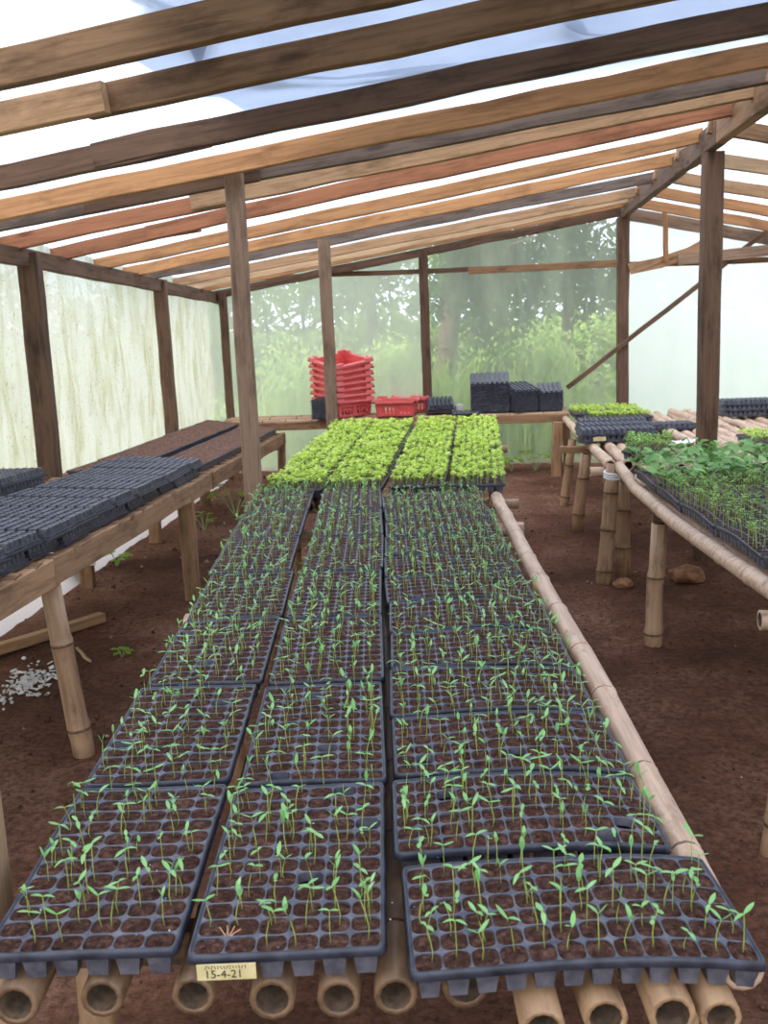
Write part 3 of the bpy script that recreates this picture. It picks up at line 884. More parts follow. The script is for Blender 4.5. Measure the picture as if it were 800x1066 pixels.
for k in range(40):                                         # slats across
    y = 2.1 + k * .19
    a, b = lfx(y) + .02, wallx(y) + .12
    timber('slat', (a, y, ltop(a, y) - .012), (b, y - .03, ltop(b, y) - .012), .075, .02, WOOD['brown'], ltab, seg=3)
bamboo('leg', (-1.150, 3.62, -.04), (-1.215, 3.62, lz(3.6) - .10), .042, ltab, BAMBOO, node=.30)
timber('leg', (-1.10, 5.70, -.05), (-1.11, 5.72, lz(5.7) - .06), .085, .075, WOOD['tan'], ltab)
timber('leg', (-.945, 9.62, -.05), (-.93, 9.62, lz(9.62) - .06), .07, .06, WOOD['brown'], ltab)
for (x, y, m) in ((-1.80, 6.05, 'brown'), (-1.63, 7.2, 'tan'), (-1.50, 8.6, 'brown'), (-2.2, 3.9, 'brown')):
    timber('leg', (x, y, -.05), (x, y, ltop(x, y) - .05), .08, .07, WOOD[m], ltab)
for y in (3.68, 5.78, 7.25, 9.5):
    timber('crossbeam', (lfx(y) - .02, y, lz(y) - .125), (wallx(y) + .12, y, ltop(wallx(y) + .12, y) - .125), .05, .06, WOOD['brown'], ltab)

GU = 'empty upturned trays on the timber bench'
k = 0
yy = 2.15
while yy < 6.2:                                           # two layers along the open edge
    for layer in (0, 1):
        x = lfx(yy) - .27 + rnd.uniform(-.012, .012) + (.012 if layer else 0); y = yy + rnd.uniform(-.02, .02) + (.11 if layer else 0)
        if layer and y > 6.1: continue
        tx = math.atan2(ltop(x, y + .1) - ltop(x, y - .1), .2); ty = -math.atan2(ltop(x + .1, y) - ltop(x - .1, y), .2)
        mw = Matrix.Translation((x, y, ltop(x, y) + .004 + layer * .047)) @ Matrix.Rotation(tx, 4, 'X') @ Matrix.Rotation(ty, 4, 'Y') @ Matrix.Rotation(LYAW + math.pi/2 + rnd.uniform(-.03, .03), 4, 'Z')
        o = put_upturned(mw)
        tag(o, f'{"upper" if layer else "lower"} empty upturned black tray along the bench edge, {ORD[13 - int((yy - 2.15) / .292 + .5)]} from the soil trays', 'tray', GU)
    yy += .292
for (y, n) in ((3.2, 3), (3.75, 3), (4.32, 3), (4.9, 3)):       # taller piles against the wall
    for layer in range(n):
        x = lfx(y) - .27 - .40 + rnd.uniform(-.015, .015) - (.04 if y > 4 else 0)
        tx = math.atan2(ltop(x, y + .1) - ltop(x, y - .1), .2)
        mw = Matrix.Translation((x, y + rnd.uniform(-.015, .015), ltop(x, y) + .004 + layer * .0455)) @ Matrix.Rotation(tx, 4, 'X') @ Matrix.Rotation(LYAW + rnd.uniform(-.04, .04), 4, 'Z')
        tag(put_upturned(mw), 'empty black tray upside down in the three-high piles beside the side wall', 'tray', 'upturned trays piled against the side wall')

# soil-filled trays further along
soilt = tray_meshes(.30, .54, 8, 14, None, 77, fill=-.004, empties=0, cups='edge')
for row in (0, 1):
    for k in range(7 if row == 0 else 8):
        y = 6.42 + k * .535 + .1 - (.62 if row else 0)
        if y > 9.6: continue
        x = lfx(y) - .165 - row * .325
        tx = math.atan2(ltop(x, y + .1) - ltop(x, y - .1), .2); ty = -math.atan2(ltop(x + .1, y) - ltop(x - .1, y), .2)
        mw = Matrix.Translation((x, y, ltop(x, y) + .049 + row * .018)) @ Matrix.Rotation(tx, 4, 'X') @ Matrix.Rotation(ty, 4, 'Y') @ Matrix.Rotation(LYAW + rnd.uniform(-.02, .02), 4, 'Z')
        place_tray('soil_tray', f'tray of bare brown soil, {ORD[k]} from empty trays, ' + ('against the side wall' if row else 'along the open bench edge'), mw, soilt, 'soil-filled trays on the timber bench', SOIL_DRY)

# ------------------------------------------------------------------ bamboo slat bench on the other side
def rz_(Y): return .72 - .028 * (Y - 3.0)
EDGE = [(2.0, 1.13), (3.04, 1.175), (4.25, 1.215), (5.56, 1.30), (6.54, 1.41), (9.3, 1.67)]
def rex(Y):
    for (a, xa), (b, xb) in zip(EDGE, EDGE[1:]):
        if Y <= b or b == EDGE[-1][0]: return xa + (xb - xa) * (Y - a) / (b - a)
rbn = thing('bamboo_bench', 'wide bench of bare bamboo poles with leafy plants by the earth aisle', 'bench', (2, 6, 0))
x_off = [.0, .10, .19, .28, .37, .46, .65, .74, .83, .92, 1.01, 1.11, 1.21, 1.31, 1.41, 1.51, 1.62]
for k, off in enumerate(x_off):
    y0 = 6.05 if off < .15 else random.uniform(5.2, 5.9)
    p0 = (rex(y0) + off, y0, rz_(y0) - .032); p1 = (rex(9.3) + off, 9.34 + random.uniform(-.1, .1), rz_(9.3) - .032)
    bamboo('pole', p0, p1, random.uniform(.032, .04), rbn, BAMBOO_PALE, node=.30, waves=.004)
    if off > .05:
        y1 = y0 + .1
        bamboo('pole', (rex(2.0) + off - .02, 1.9, rz_(2) - .04), (rex(y1) + off - .05 if off > .15 else rex(5.8) + off - .05, min(y1, 5.95), rz_(y1) - .045), random.uniform(.03, .036), rbn, BAMBOO, node=.30)
def edge_pole(pts, r, mats):
    _seed[0] += 1
    # a single culm following the sagging edge
    P = [Vector(p) for p in pts]; L = sum((b - a).length for a, b in zip(P, P[1:]))
    me = bamboo_mesh(L, r, seed=_seed[0], node=.31, kink=.001, taper=.05)
    cum = [0]
    for a, b in zip(P, P[1:]): cum.append(cum[-1] + (b - a).length)
    def at(x):
        x = min(max(x, 0), L)
        for i in range(len(P) - 1):
            if x <= cum[i+1] + 1e-6:
                t = (x - cum[i]) / (cum[i+1] - cum[i]); t = t
                return P[i].lerp(P[i+1], t), (P[i+1] - P[i]).normalized()
    for v in me.vertices:
        p, t = at(v.co.x); y = Vector((0, 0, 1)).cross(t).normalized(); z = t.cross(y)
        v.co = p + y * v.co.y + z * v.co.z
    for q in range(3): pass
    return link('edge_pole', me, mats, rbn, Matrix())
def smooth_pts(pts, n=24):
    ys = [p[1] for p in pts]; Y = np.linspace(ys[0], ys[-1], n)
    out = []
    for y in Y:
        for i in range(len(pts) - 1):
            if pts[i][1] <= y <= pts[i+1][1] + 1e-9:
                t = (y - pts[i][1]) / (pts[i+1][1] - pts[i][1]); t = t*t*(3-2*t)*.5 + t*.5
                out.append(tuple(pts[i][c] + (pts[i+1][c] - pts[i][c]) * t for c in range(3))); break
    return out
edge_pole(smooth_pts([(1.14, 1.9, rz_(2.0) - .02), (1.175, 3.04, rz_(3.04) - .022), (1.215, 4.25, rz_(4.25) - .03), (1.265, 5.1, rz_(5.1) - .02), (1.33, 5.75, rz_(5.75) + .01)]), .031, BAMBOO_PALE)
for (xb, yb, xt, yt, r, m, top) in ((1.228, 5.69, 1.30, 5.76, .045, BAMBOO_BROWN, .02), (1.375, 5.83, 1.39, 5.86, .045, BAMBOO_BROWN, -.06), (1.231, 4.62, 1.245, 4.62, .042, BAMBOO, -.11),
                               (1.345, 7.08, 1.40, 7.05, .042, BAMBOO_BROWN, -.075), (1.40, 7.95, 1.48, 7.95, .035, BAMBOO_BROWN, -.075), (1.085, 2.74, 1.160, 2.74, .043, BAMBOO, -.055), (1.45, 6.6, 1.47, 6.6, .035, BAMBOO_BROWN, -.075)):
    bamboo('leg', (xb, yb, -.04), (xt, yt, rz_(yt) + top), r, rbn, m, node=.24)
timber('leg_splice', (1.25, 4.64, .45), (1.25, 4.64, rz_(4.6) - .05), .04, .035, WOOD['dark'], rbn)
timber('leg', (1.58, 9.33, -.04), (1.60, 9.33, rz_(9.3) - .06), .085, .06, WOOD['tan'], rbn)
timber('leg', (1.72, 9.55, -.04), (1.72, 9.55, rz_(9.3) - .06), .06, .05, WOOD['brown'], rbn)
for (x, y) in ((2.7, 3.4), (2.8, 5.2), (2.9, 7.0), (3.1, 9.0)): bamboo('leg', (x, y, -.04), (x, y, rz_(y) - .08), .042, rbn, BAMBOO_BROWN)
for (y, e, m) in ((3.06, -.03, BAMBOO_PALE), (4.7, .03, BAMBOO), (5.98, -.05, BAMBOO_PALE), (6.35, -.10, BAMBOO_PALE), (8.2, .0, BAMBOO)):
    zz = rz_(y) - .105
    if y == 3.06: zz = .595
    bamboo('crosspole', (rex(y) + e, y, zz), (rex(y) + 1.75, y - .15, zz), .032, rbn, m)
timber('crossbeam', (1.30, 7.5, rz_(7.5) - .10), (3.1, 7.4, rz_(7.4) - .10), .05, .05, WOOD['brown'], rbn)
# white binding round the splayed leg
mb = MB()
for dz in (0, .014, .028):
    add_tube(mb, [(.050*math.cos(a), .050*math.sin(a), dz + .006*math.sin(a)) for a in [q*2*math.pi/14 for q in range(15)]], .007, 5, False)
WHITE = plain_noise('white_plastic', (.72, .70, .66), (.86, .85, .83), 8, .5)
mb.build('binding', WHITE, rbn, Matrix.Translation((1.298, 5.75, rz_(5.75) - .055)), True)

# things on the slat bench
far_lm = Matrix.Translation((0, 0, 0))
def on_rb(x, y, dz=0.0, rz=0.0):
    return Matrix.Translation((x, y, rz_(y) + .006 + dz)) @ Matrix.Rotation(math.atan(-.028), 4, 'X') @ Matrix.Rotation(rz, 4, 'Z')
# crowded lime trays at the far end and beside the tall post
st = Stuff()
far_limes = [(1.80, 9.0, -.08, 'at the slat bench end next to the crate shelf'), (2.10, 8.96, -.1, 'at the slat bench end, away from the shelf'), (1.95, 8.42, 1.5, 'on the slat bench just behind the black upturned trays'),
             (2.42, 6.45, -.1, 'on the slat bench beside the tall dark post')]
for (x, y, rz, lab) in far_limes:
    mw = on_rb(x, y, .045, rz)
    place_tray('lime_tray', 'tray of bright lime seedlings ' + lab, mw, plain_small, 'lime trays on the slat bench')
    for a in range(8):
        for b in range(14):
            p = mw @ Vector((-.119 + a*.034 + rnd.uniform(-.006, .006), -.232 + b*.0355 + rnd.uniform(-.006, .006), -.008))
            stuff_mb(st, LIMES[rnd.randrange(8)], Matrix.Translation(p) @ Matrix.Rotation(rnd.uniform(0, 6.28), 4, 'Z') @ Matrix.Scale(rnd.uniform(.6, .9), 4))
tag(st.build('lime_seedlings', [STEM, LIME]), 'lime seedlings in the trays on the bamboo slat bench', 'seedlings', kind='stuff')
# upturned black trays
for (x, y, n, rz, lab) in ((1.50, 7.25, 2, 1.45, 'beside the bench edge'), (1.78, 7.32, 2, 1.5, 'beside the small tray of sprouts'), (1.56, 7.85, 2, 1.52, 'next to the lime trays'), (1.98, 7.78, 1, 1.45, 'alone on the bare poles')):
    pass
PAIRS = [(1.62, 7.08, 2, .0), (1.68, 7.42, 2, .02), (1.74, 7.76, 2, -.03), (1.80, 8.08, 1, .02), (2.10, 7.75, 1, .05)]
for q, (x, y, n, dr) in enumerate(PAIRS):
    for layer in range(n):
        mw = on_rb(x + rnd.uniform(-.01, .01), y + rnd.uniform(-.01, .01), layer * .046, math.pi/2 + dr - .08)
        lab = f'{"upper" if layer else "lower"} black upturned tray on the slat bench, {ORD[q]} pile from the small sprout tray'
        if n == 1: lab = ['', '', '', 'single black upturned tray next to the lime trays on the slat bench', 'single black upturned tray lying out on the bare bamboo poles'][q]
        tag(put_upturned(mw), lab, 'tray', 'upturned trays on the slat bench')
TAPE = plain_noise('masking_tape', (.58, .47, .22), (.70, .58, .32), 30, .7)
mb = MB(); add_box(mb, (0, 0, 0), (.085, .002, .028)); o = mb.build('tape_label', TAPE, None, Matrix.Translation((1.47, 6.925, rz_(6.93) + .035)))
tag(o, 'yellowed tape strip stuck on a black upturned tray', 'tape')

# sprout tray and leafy plants
SPROUTS = [rosette(.05, 4, .024, .014, 80 + k, .5) for k in range(5)]
mw = on_rb(1.62, 6.22, .047, -.35)
place_tray('sprout_tray', 'small tray of pale green sprouts between black trays and leafy plants', mw, plain_small)
st = Stuff()
for a in range(7):
    for b in range(13):
        if rnd.random() < .15: continue
        p = mw @ Vector((-.115 + a*.038, -.225 + b*.0375, -.008)) + Vector((rnd.uniform(-.006, .006), rnd.uniform(-.006, .006), 0))
        stuff_mb(st, SPROUTS[rnd.randrange(5)], Matrix.Translation(p) @ Matrix.Rotation(rnd.uniform(0, 6.28), 4, 'Z') @ Matrix.Scale(rnd.uniform(.8, 1.5), 4))
tag(st.build('sprouts', [STEM, MIDGREEN]), 'thin pale green sprouts in the small tray', 'sprouts', kind='stuff')

THIN = []
for k in range(6):
    mbx = rosette(random.uniform(.06, .085), 4, .020, .010, 120 + k, .4); THIN.append(mbx)
THIN_ME = []
for m in THIN:
    me = m.mesh('slender_seedling', True); me.materials.append(STEM); me.materials.append(MIDGREEN); THIN_ME.append(me)
thin_sp = []
for ci in range(3):
    for cj in range(6):
        y = 2.15 + cj * .525 + .26
        x = rex(y) + .155 + ci * .292
        mw = on_rb(x, y, .047, math.atan2(-(rex(y+.2) - rex(y-.2)), .4))
        s2 = 300 + ci * 10 + cj
        ms = tray_meshes(.282, .515, 6, 12, (lambda a, b: .007*math.sin(b*9 + 1.2) + .004*math.sin(a*12)), s2, cups='edge') if ci == 0 else plain_small
        kind = 'slender seedlings' if cj < 5 else 'leafy seedlings'
        place_tray('seedling_tray', f'slender seedling tray, {ORD[4-cj]} before the leafy plants, {ORD[ci]} row from edge pole' if cj < 5 else f'black tray under big leafy plants, {ORD[ci]} row from sagging edge pole', mw, ms, 'trays on the slat bench')
        if cj < 5:
            for a in range(7):
                for b in range(13):
                    if rnd.random() < .2: continue
                    p = mw @ Vector((-.115 + a*.038 + rnd.uniform(-.006, .006), -.228 + b*.038 + rnd.uniform(-.006, .006), -.006))
                    thin_sp.append((abs(p.x - .36*p.y) if p.x < .37*p.y else 9, rnd.randrange(6), Matrix.Translation(p) @ Matrix.Rotation(rnd.uniform(0, 6.28), 4, 'Z') @ Matrix.Scale(rnd.uniform(.75, 1.2), 4), p))
thin_sp.sort(key=lambda q: (q[3].x > .37*q[3].y, q[3].y))
for q in thin_sp[:300]:
    tag(link('slender_seedling', THIN_ME[q[1]], None, None, q[2]), 'slender green seedling in the trays along the sagging bamboo edge pole', 'seedling', 'slender seedlings on the slat bench')
st = Stuff()
for q in thin_sp[300:]: stuff_mb(st, THIN[q[1]], q[2])
tag(st.build('slender_seedlings', [STEM, MIDGREEN]), 'more slender green seedlings in trays further in on the slat bench', 'seedlings', kind='stuff')

BIGLEAF = [as_mesh('leaf', leaf_mesh(L, w, c, .22, 4, tip=.86), LEAFY) for (L, w, c) in ((.060, .047, -.25), (.050, .042, -.1), (.066, .044, -.4), (.040, .032, .1))]
leafy_positions = []
for k in range(95):
    y = 4.62 + .98 * rnd.random(); x = rex(y) + .03 + rnd.random() * 1.0
    leafy_positions.append((x, y))
for (x, y) in leafy_positions:
    h = rnd.uniform(.05, .125); a = rnd.uniform(0, 6.28); ln = rnd.uniform(.02, .10)
    p = Vector((x, y, rz_(y) + .04)); mw = Matrix.Translation(p)
    t = thing('leafy_seedling', 'taller seedling with broad round green leaves crowding the slat bench', 'seedling', mw=mw, group='broad-leaved seedlings on the slat bench')
    tip = Vector((ln*math.cos(a), ln*math.sin(a), h))
    mb = MB(); bendp = Vector((tip.x*.25, tip.y*.25, h*.55)); add_tube(mb, [(0, 0, 0), bendp, tip], [.0032, .0028, .002], 5)
    nl = rnd.randrange(5, 8); lms = []
    for q in range(nl):
        tt = .45 + .55*q/(nl-1); base = bendp.lerp(tip, (tt-.5)*2) if tt > .5 else bendp*(tt/.5)
        aa = a + q*2.4; pet = rnd.uniform(.012, .035); b2 = base + Vector((pet*math.cos(aa), pet*math.sin(aa), pet*.7))
        add_tube(mb, [base, b2], .0014, 3, False)
        lms.append(mw @ Matrix.Translation(b2) @ Matrix.Rotation(aa, 4, 'Z') @ Matrix.Rotation(-rnd.uniform(-.25, .8), 4, 'Y') @ Matrix.Rotation(rnd.uniform(-.5, .5), 4, 'X'))
    mb.build('stem', LEAFY_STEM, t, mw, True)
    for lm in lms: link('leaf', BIGLEAF[rnd.randrange(4)], None, t, lm)

# white scrap and the flat stack at the far side
mb = MB(); n = 6
vs = [(-.11 + .22*i/n, -.08 + .16*j/n, .012*noise.noise((i*.9, j*.9, 3)) + .012) for i in range(n+1) for j in range(n+1)]
fs = [(i*(n+1)+j, (i+1)*(n+1)+j, (i+1)*(n+1)+j+1, i*(n+1)+j+1) for i in range(n) for j in range(n)]
mb.add(vs, fs); o = mb.build('white_scrap', WHITE, None, on_rb(1.98, 6.72, .0, .4), True); tag(o, 'crumpled white plastic scrap on the bamboo poles by the tall post', 'scrap')
for k in range(3):
    mw = on_rb(3.06 + rnd.uniform(-.01, .01), 8.55, k * .046, math.pi/2 - .1)
    tag(put_upturned(mw), 'black upturned tray in the flat pile on the far corner of the slat bench', 'tray', 'flat pile of upturned trays')

# ------------------------------------------------------------------ shelf along the end wall
SZ = .545
sh = thing('wall_shelf', 'low timber shelf along the end wall under crates and tray stacks', 'shelf', bw(1.7, -.3, 0))
timber('front_beam', bw(.12, -.52, SZ - .045), bw(3.34, -.52, SZ - .035), .04, .075, WOOD['brown'], sh)
timber('back_beam', bw(.12, -.10, SZ - .05), bw(3.34, -.10, SZ - .045), .04, .06, WOOD['dark'], sh)
for k in range(4):
    bamboo('pole', bw(.1, -.46 + k * .115, SZ - .012), bw(3.35, -.46 + k * .115, SZ - .012), .026 if k else .022, sh, BAMBOO_BROWN if k % 2 else BAMBOO, kink=.001, taper=.02)
for s in (.2, 2.02, 3.25):
    timber('leg', bw(s, -.50, -.03), bw(s, -.50, SZ - .06), .06, .05, WOOD['brown'], sh)
    timber('leg', bw(s, -.12, -.03), bw(s, -.12, SZ - .06), .06, .05, WOOD['brown'], sh)
timber('leg_cap', bw(2.11, -.555, SZ - .16), bw(2.11, -.555, SZ + .01), .05, .03, WOOD['tan'], sh)
ST = SZ + .016

RED = plain_noise('red_crate_plastic', (.60, .075, .068), (.72, .12, .11), 6, .42, .5)
RED_FADED = plain_noise('red_crate_plastic_rim', (.64, .11, .10), (.74, .19, .18), 5, .5, .4)
def crate_panel(Lc, H, taper, th=.010):
    """slotted wall of length Lc (local X), height H, standing on z=0; thickness inward along +Y"""
    mb = MB(); n = max(7, int(Lc / .032))
    def bx(x0, x1, z0, z1, t=th):
        def sh_(x, z): return x * (1 + taper * z / H)
        vs = [(sh_(x0, z0), 0, z0), (sh_(x1, z0), 0, z0), (sh_(x1, z0), t, z0), (sh_(x0, z0), t, z0), (sh_(x0, z1), 0, z1), (sh_(x1, z1), 0, z1), (sh_(x1, z1), t, z1), (sh_(x0, z1), t, z1)]
        mb.add(vs, [(0,3,2,1),(4,5,6,7),(0,1,5,4),(1,2,6,5),(2,3,7,6),(3,0,4,7)])
    h = Lc / 2
    bx(-h, h, 0, H*.14); bx(-h, h, H*.60, H)
    for k in range(n):                                 # bars with open slots between, solid at ends and middle
        a, b = -h + Lc*k/n, -h + Lc*(k+1)/n
        solid = k in (0, n-1, n//2)
        bx(a, b if solid else a + (b-a)*.45, H*.14, H*.60, th*.9)
    return mb.mesh('side_panel')
def make_crate(Wc, Lc, H):
    """meshes in crate space: base centre on the origin"""
    tp = .10
    a, b = crate_panel(Wc, H, tp), crate_panel(Lc, H, tp)
    lean = tp * Lc / 2 / H
    def wall(me, dist, rot, half):
        # lean outwards by shearing
        m = Matrix.Rotation(rot, 4, 'Z') @ Matrix.Translation((0, -dist, 0))
        s_ = Matrix.Identity(4); s_[1][2] = -tp * half / H
        return m @ s_
    walls = [(a, wall(a, Lc/2, 0, Lc/2)), (a, wall(a, Lc/2, math.pi, Lc/2)), (b, wall(b, Wc/2, math.pi/2, Wc/2)), (b, wall(b, Wc/2, -math.pi/2, Wc/2))]
    base = MB(); add_box(base, (0, 0, .005), (Wc, Lc, .01))
    rim = MB(); W2, L2 = Wc*(1+tp)/2, Lc*(1+tp)/2
    for (cx, cy, sx, sy) in ((0, -L2-.006, 2*W2+.036, .024), (0, L2+.006, 2*W2+.036, .024), (-W2-.006, 0, .024, 2*L2+.036), (W2+.006, 0, .024, 2*L2+.036)):
        add_box(rim, (cx, cy, H - .006), (sx, sy, .018))
    for sx in (-1, 1):
        for sy in (-1, 1):                               # raised stacking corners
            add_box(rim, (sx*(W2+.004), sy*(L2-.035), H + .012), (.026, .08, .026)); add_box(rim, (sx*(W2-.035), sy*(L2+.004), H + .012), (.08, .026, .026))
    return walls, base.mesh('base'), rim.mesh('rim')
def put_crate(cm, mw, label, group=None):
    walls, base, rim = cm
    t = thing('red_crate', label, 'crate', mw=mw, group=group)
    for me, m in walls: link('side_panel', me, RED, t, mw @ m)
    link('base', base, RED, t, mw); link('rim', rim, RED_FADED, t, mw)
CR = make_crate(.36, .40, .15)
for k in range(7):
    p = bw(1.235, -.26, ST + .004 + k * .063)
    mw = Matrix.Translation(p) @ Matrix.Rotation(-TH, 4, 'Z') @ Matrix.Rotation(.032 * k, 4, 'X') @ Matrix.Rotation(math.radians(40) + rnd.uniform(-.03, .03), 4, 'Z')
    lab = 'red slotted plastic crate nested in the tall stack on the wall shelf'
    if k == 6: lab = 'topmost open red crate of the tall nested stack'
    if k == 0: lab = 'bottom red crate of the tall nested stack, resting on the wall shelf'
    put_crate(CR, mw, lab, 'nested stack of red crates')
CR2 = make_crate(.34, .30, .135)
put_crate(CR2, Matrix.Translation(bw(1.76, -.36, ST + .004)) @ Matrix.Rotation(-TH - .05, 4, 'Z'), 'single red slotted crate standing on the shelf by the crate stack')
put_crate(CR2, Matrix.Translation(bw(1.86, .02 - .02, ST + .004)) @ Matrix.Rotation(-TH + .02, 4, 'Z') @ Matrix.Scale(.9, 4), 'red crate half hidden behind the single crate')

# nested tray stacks on the shelf
def nested_mesh(W, L, ribs):
    mb = MB()
    add_box(mb, (0, 0, .005), (W, L, .010)); add_box(mb, (0, 0, -.008), (W*.93, L*.93, .016))
    for k in range(ribs):
        x = -W/2 + W*(k+.5)/ribs
        add_box(mb, (x, 0, .015), (W/ribs*.55, L*.93, .012))
    me = mb.mesh('nested_tray'); me.materials.append(BLACK); return me
NEST = nested_mesh(.36, .30, 8)
NEST2 = nested_mesh(.27, .30, 6)
NEST3 = nested_mesh(.22, .26, 5)
def stack(me, s, d, n, dz, rz, tilt, name_, drift=(0, 0)):
    for k in range(n):
        f = k / max(1, n-1)
        mw = Matrix.Translation(bw(s + drift[0]*f, d + drift[1]*f, ST + .018 + k*dz)) @ Matrix.Rotation(rz - TH + rnd.uniform(-.02, .02), 4, 'Z') @ Matrix.Rotation(tilt * f, 4, 'X') @ Matrix.Rotation(rnd.uniform(-.015, .015), 4, 'Y')
        lab = f'black nested tray in the {name_}'
        if k == n-1: lab = f'topmost black nested tray of the {name_}'
        tag(link('nested_tray', me, None, None, mw), lab, 'tray', f'nested trays, {name_}')
stack(NEST, 2.63, -.28, 14, .0215, .03, .26, 'tallest black stack on the wall shelf', (0, .02))
stack(NEST2, 2.92, -.32, 10, .022, .50, .22, 'turned black stack beside the tallest one')
stack(NEST3, 3.19, -.28, 9, .022, .04, .26, 'short black stack at the shelf end')
stack(NEST3, 1.125, -.50, 8, .022, -.35, .05, 'low black stack in front of the red crates')
for (s, d, z, tx, lab) in ((2.15, -.30, ST + .012, .0, 'black tray lying flat under the tilted one beside the single red crate'), (2.17, -.32, ST + .075, .35, 'black tray propped at a tilt beside the single red crate'), (2.40, -.40, ST + .004, 0, 'thin flat black tray lying before the tallest black stack')):
    mw = Matrix.Translation(bw(s, d, z)) @ Matrix.Rotation(-TH + .1, 4, 'Z') @ Matrix.Rotation(tx, 4, 'X')
    me = UPS = bpy.data.meshes.get('small_upturned') or None
    if me is None:
        me = upturned_mesh(.25, .22, 6, 5, .05); me.name = 'small_upturned'; me.materials.append(BLACK)
    if 'thin' in lab: mw = mw @ Matrix.Diagonal((1.1, 1, .35, 1))
    tag(link('flat_tray', me, None, None, mw), lab, 'tray')
mb = MB(); add_box(mb, (0, 0, .03), (.07, .05, .06)); add_box(mb, (0, 0, .064), (.05, .035, .01))
tag(mb.build('white_box', WHITE, None, Matrix.Translation(bw(2.335, -.22, ST)) @ Matrix.Rotation(.3, 4, 'Z')), 'little white box between the tilted tray and the tallest stack', 'box')

# ------------------------------------------------------------------ things on the ground
def rock(name, r, scale, seed, mat, p, label, cat, rot=0.0):
    import bmesh
    bm = bmesh.new(); bmesh.ops.create_icosphere(bm, subdivisions=3, radius=r)
    for v in bm.verts:
        n_ = noise.noise(v.co * (2.2 / r) * .5 + Vector((seed, 0, 0))) * .5 + noise.noise(v.co * (5 / r) * .5 + Vector((0, seed, 0))) * .18
        v.co = v.co * (1 + n_ * .6); v.co = Vector((v.co.x*scale[0], v.co.y*scale[1], v.co.z*scale[2]))
    me = bpy.data.meshes.new(name); bm.to_mesh(me); bm.free()
    o = link(name, me, mat, None, Matrix.Translation(p) @ Matrix.Rotation(rot, 4, 'Z')); return tag(o, label, cat)
STONE = plain_noise('red_stone', (.16, .07, .035), (.42, .21, .11), 14, .85, .2, .6, .01)
rock('stone', .085, (1.15, .85, .62), 3.3, STONE, (1.70, 5.66, .03), 'reddish brown stone on the earth under the slat bench', 'stone')
rock('stone', .05, (1, .9, .6), 8.1, STONE, (1.32, 5.60, .01), 'small stone at the foot of the paired bamboo legs', 'stone')
o = timber('plank', (-1.98, 4.68, .035), (-1.52, 5.30, .028), .055, .05, WOOD['tan']); tag(o, 'thin plank lying on the earth under the timber bench', 'plank')
o = timber('stick', (-1.52, 4.82, .015), (-1.40, 4.62, .012), .012, .010, WOOD['pale']); tag(o, 'short pale stick on the earth beside the bamboo leg', 'stick')
mb = MB(); r5 = random.Random(5)
for k in range(190):
    a, q = r5.uniform(0, 6.28), abs(r5.gauss(0, .09)); x, y = -1.63 + q*1.1*math.cos(a), 4.42 + q*1.7*math.sin(a)
    add_box(mb, (x, y, floor_h(x, y) + .004 + r5.uniform(0, .008)), (r5.uniform(.006, .030), r5.uniform(.005, .022), r5.uniform(.003, .008)), Euler((r5.uniform(-.5, .5), r5.uniform(-.5, .5), r5.uniform(0, 6))).to_matrix())
PLASTER = plain_noise('white_plaster', (.62, .59, .56), (.92, .90, .87), 30, .9, .1)
tag(mb.build('plaster_crumbs', PLASTER), 'scatter of broken white plaster crumbs on the dark earth', 'plaster', kind='stuff')
# paper hanging on the back leg of the timber bench
mb = MB(); n = 6
vs = [(.0 + .008*noise.noise((i*.8, j*.5, 1)), -.035 + .07*i/n + .008*math.sin(j), -.22*j/n) for i in range(n+1) for j in range(n+1)]
fs = [(i*(n+1)+j, (i+1)*(n+1)+j, (i+1)*(n+1)+j+1, i*(n+1)+j+1) for i in range(n) for j in range(n)]
mb.add(vs, fs); o = mb.build('paper_scrap', PLASTER, None, Matrix.Translation((-1.755, 5.99, .36)) @ Matrix.Rotation(-1.3, 4, 'Z'), True)
tag(o, 'torn white paper hanging on a back leg of the timber bench', 'paper')
# scattered clods and chips of the floor
st = Stuff(); r6 = random.Random(11)
base = [(1,0,0),(-1,0,0),(0,1,0),(0,-1,0),(0,0,1),(0,0,-1)]; bf = [(0,2,4),(2,1,4),(1,3,4),(3,0,4),(2,0,5),(1,2,5),(3,1,5),(0,3,5)]
for k in range(3800):
    x = r6.uniform(-2.1, 2.6); y = 1.0 + 9 * r6.random() ** 1.3
    if wallx(y) + .05 > x: continue
    s_ = r6.uniform(.003, .010) * (1.8 if r6.random() < .06 else 1) * (1.4 if x < -1 else 1)
    vf = ([(a[0]*r6.uniform(.6, 1.2), a[1]*r6.uniform(.6, 1.2), a[2]*r6.uniform(.5, .9)) for a in base], bf)
    st.add(vf, Matrix.Translation((x, y, floor_h(x, y) + s_*.3)) @ Matrix.Rotation(r6.uniform(0, 6), 4, 'Z') @ Matrix.Scale(s_, 4), 0 if r6.random() < .93 else 1)
CLOD = plain_noise('earth_clod', (.06, .03, .02), (.19, .10, .065), 30, .95, .1)
CHIP = plain_noise('pale_chip', (.30, .22, .14), (.50, .40, .28), 30, .9, .1)
tag(st.build('soil_clods', [CLOD, CHIP]), 'loose clods and pale chips scattered over the earth floor', 'soil', kind='stuff')

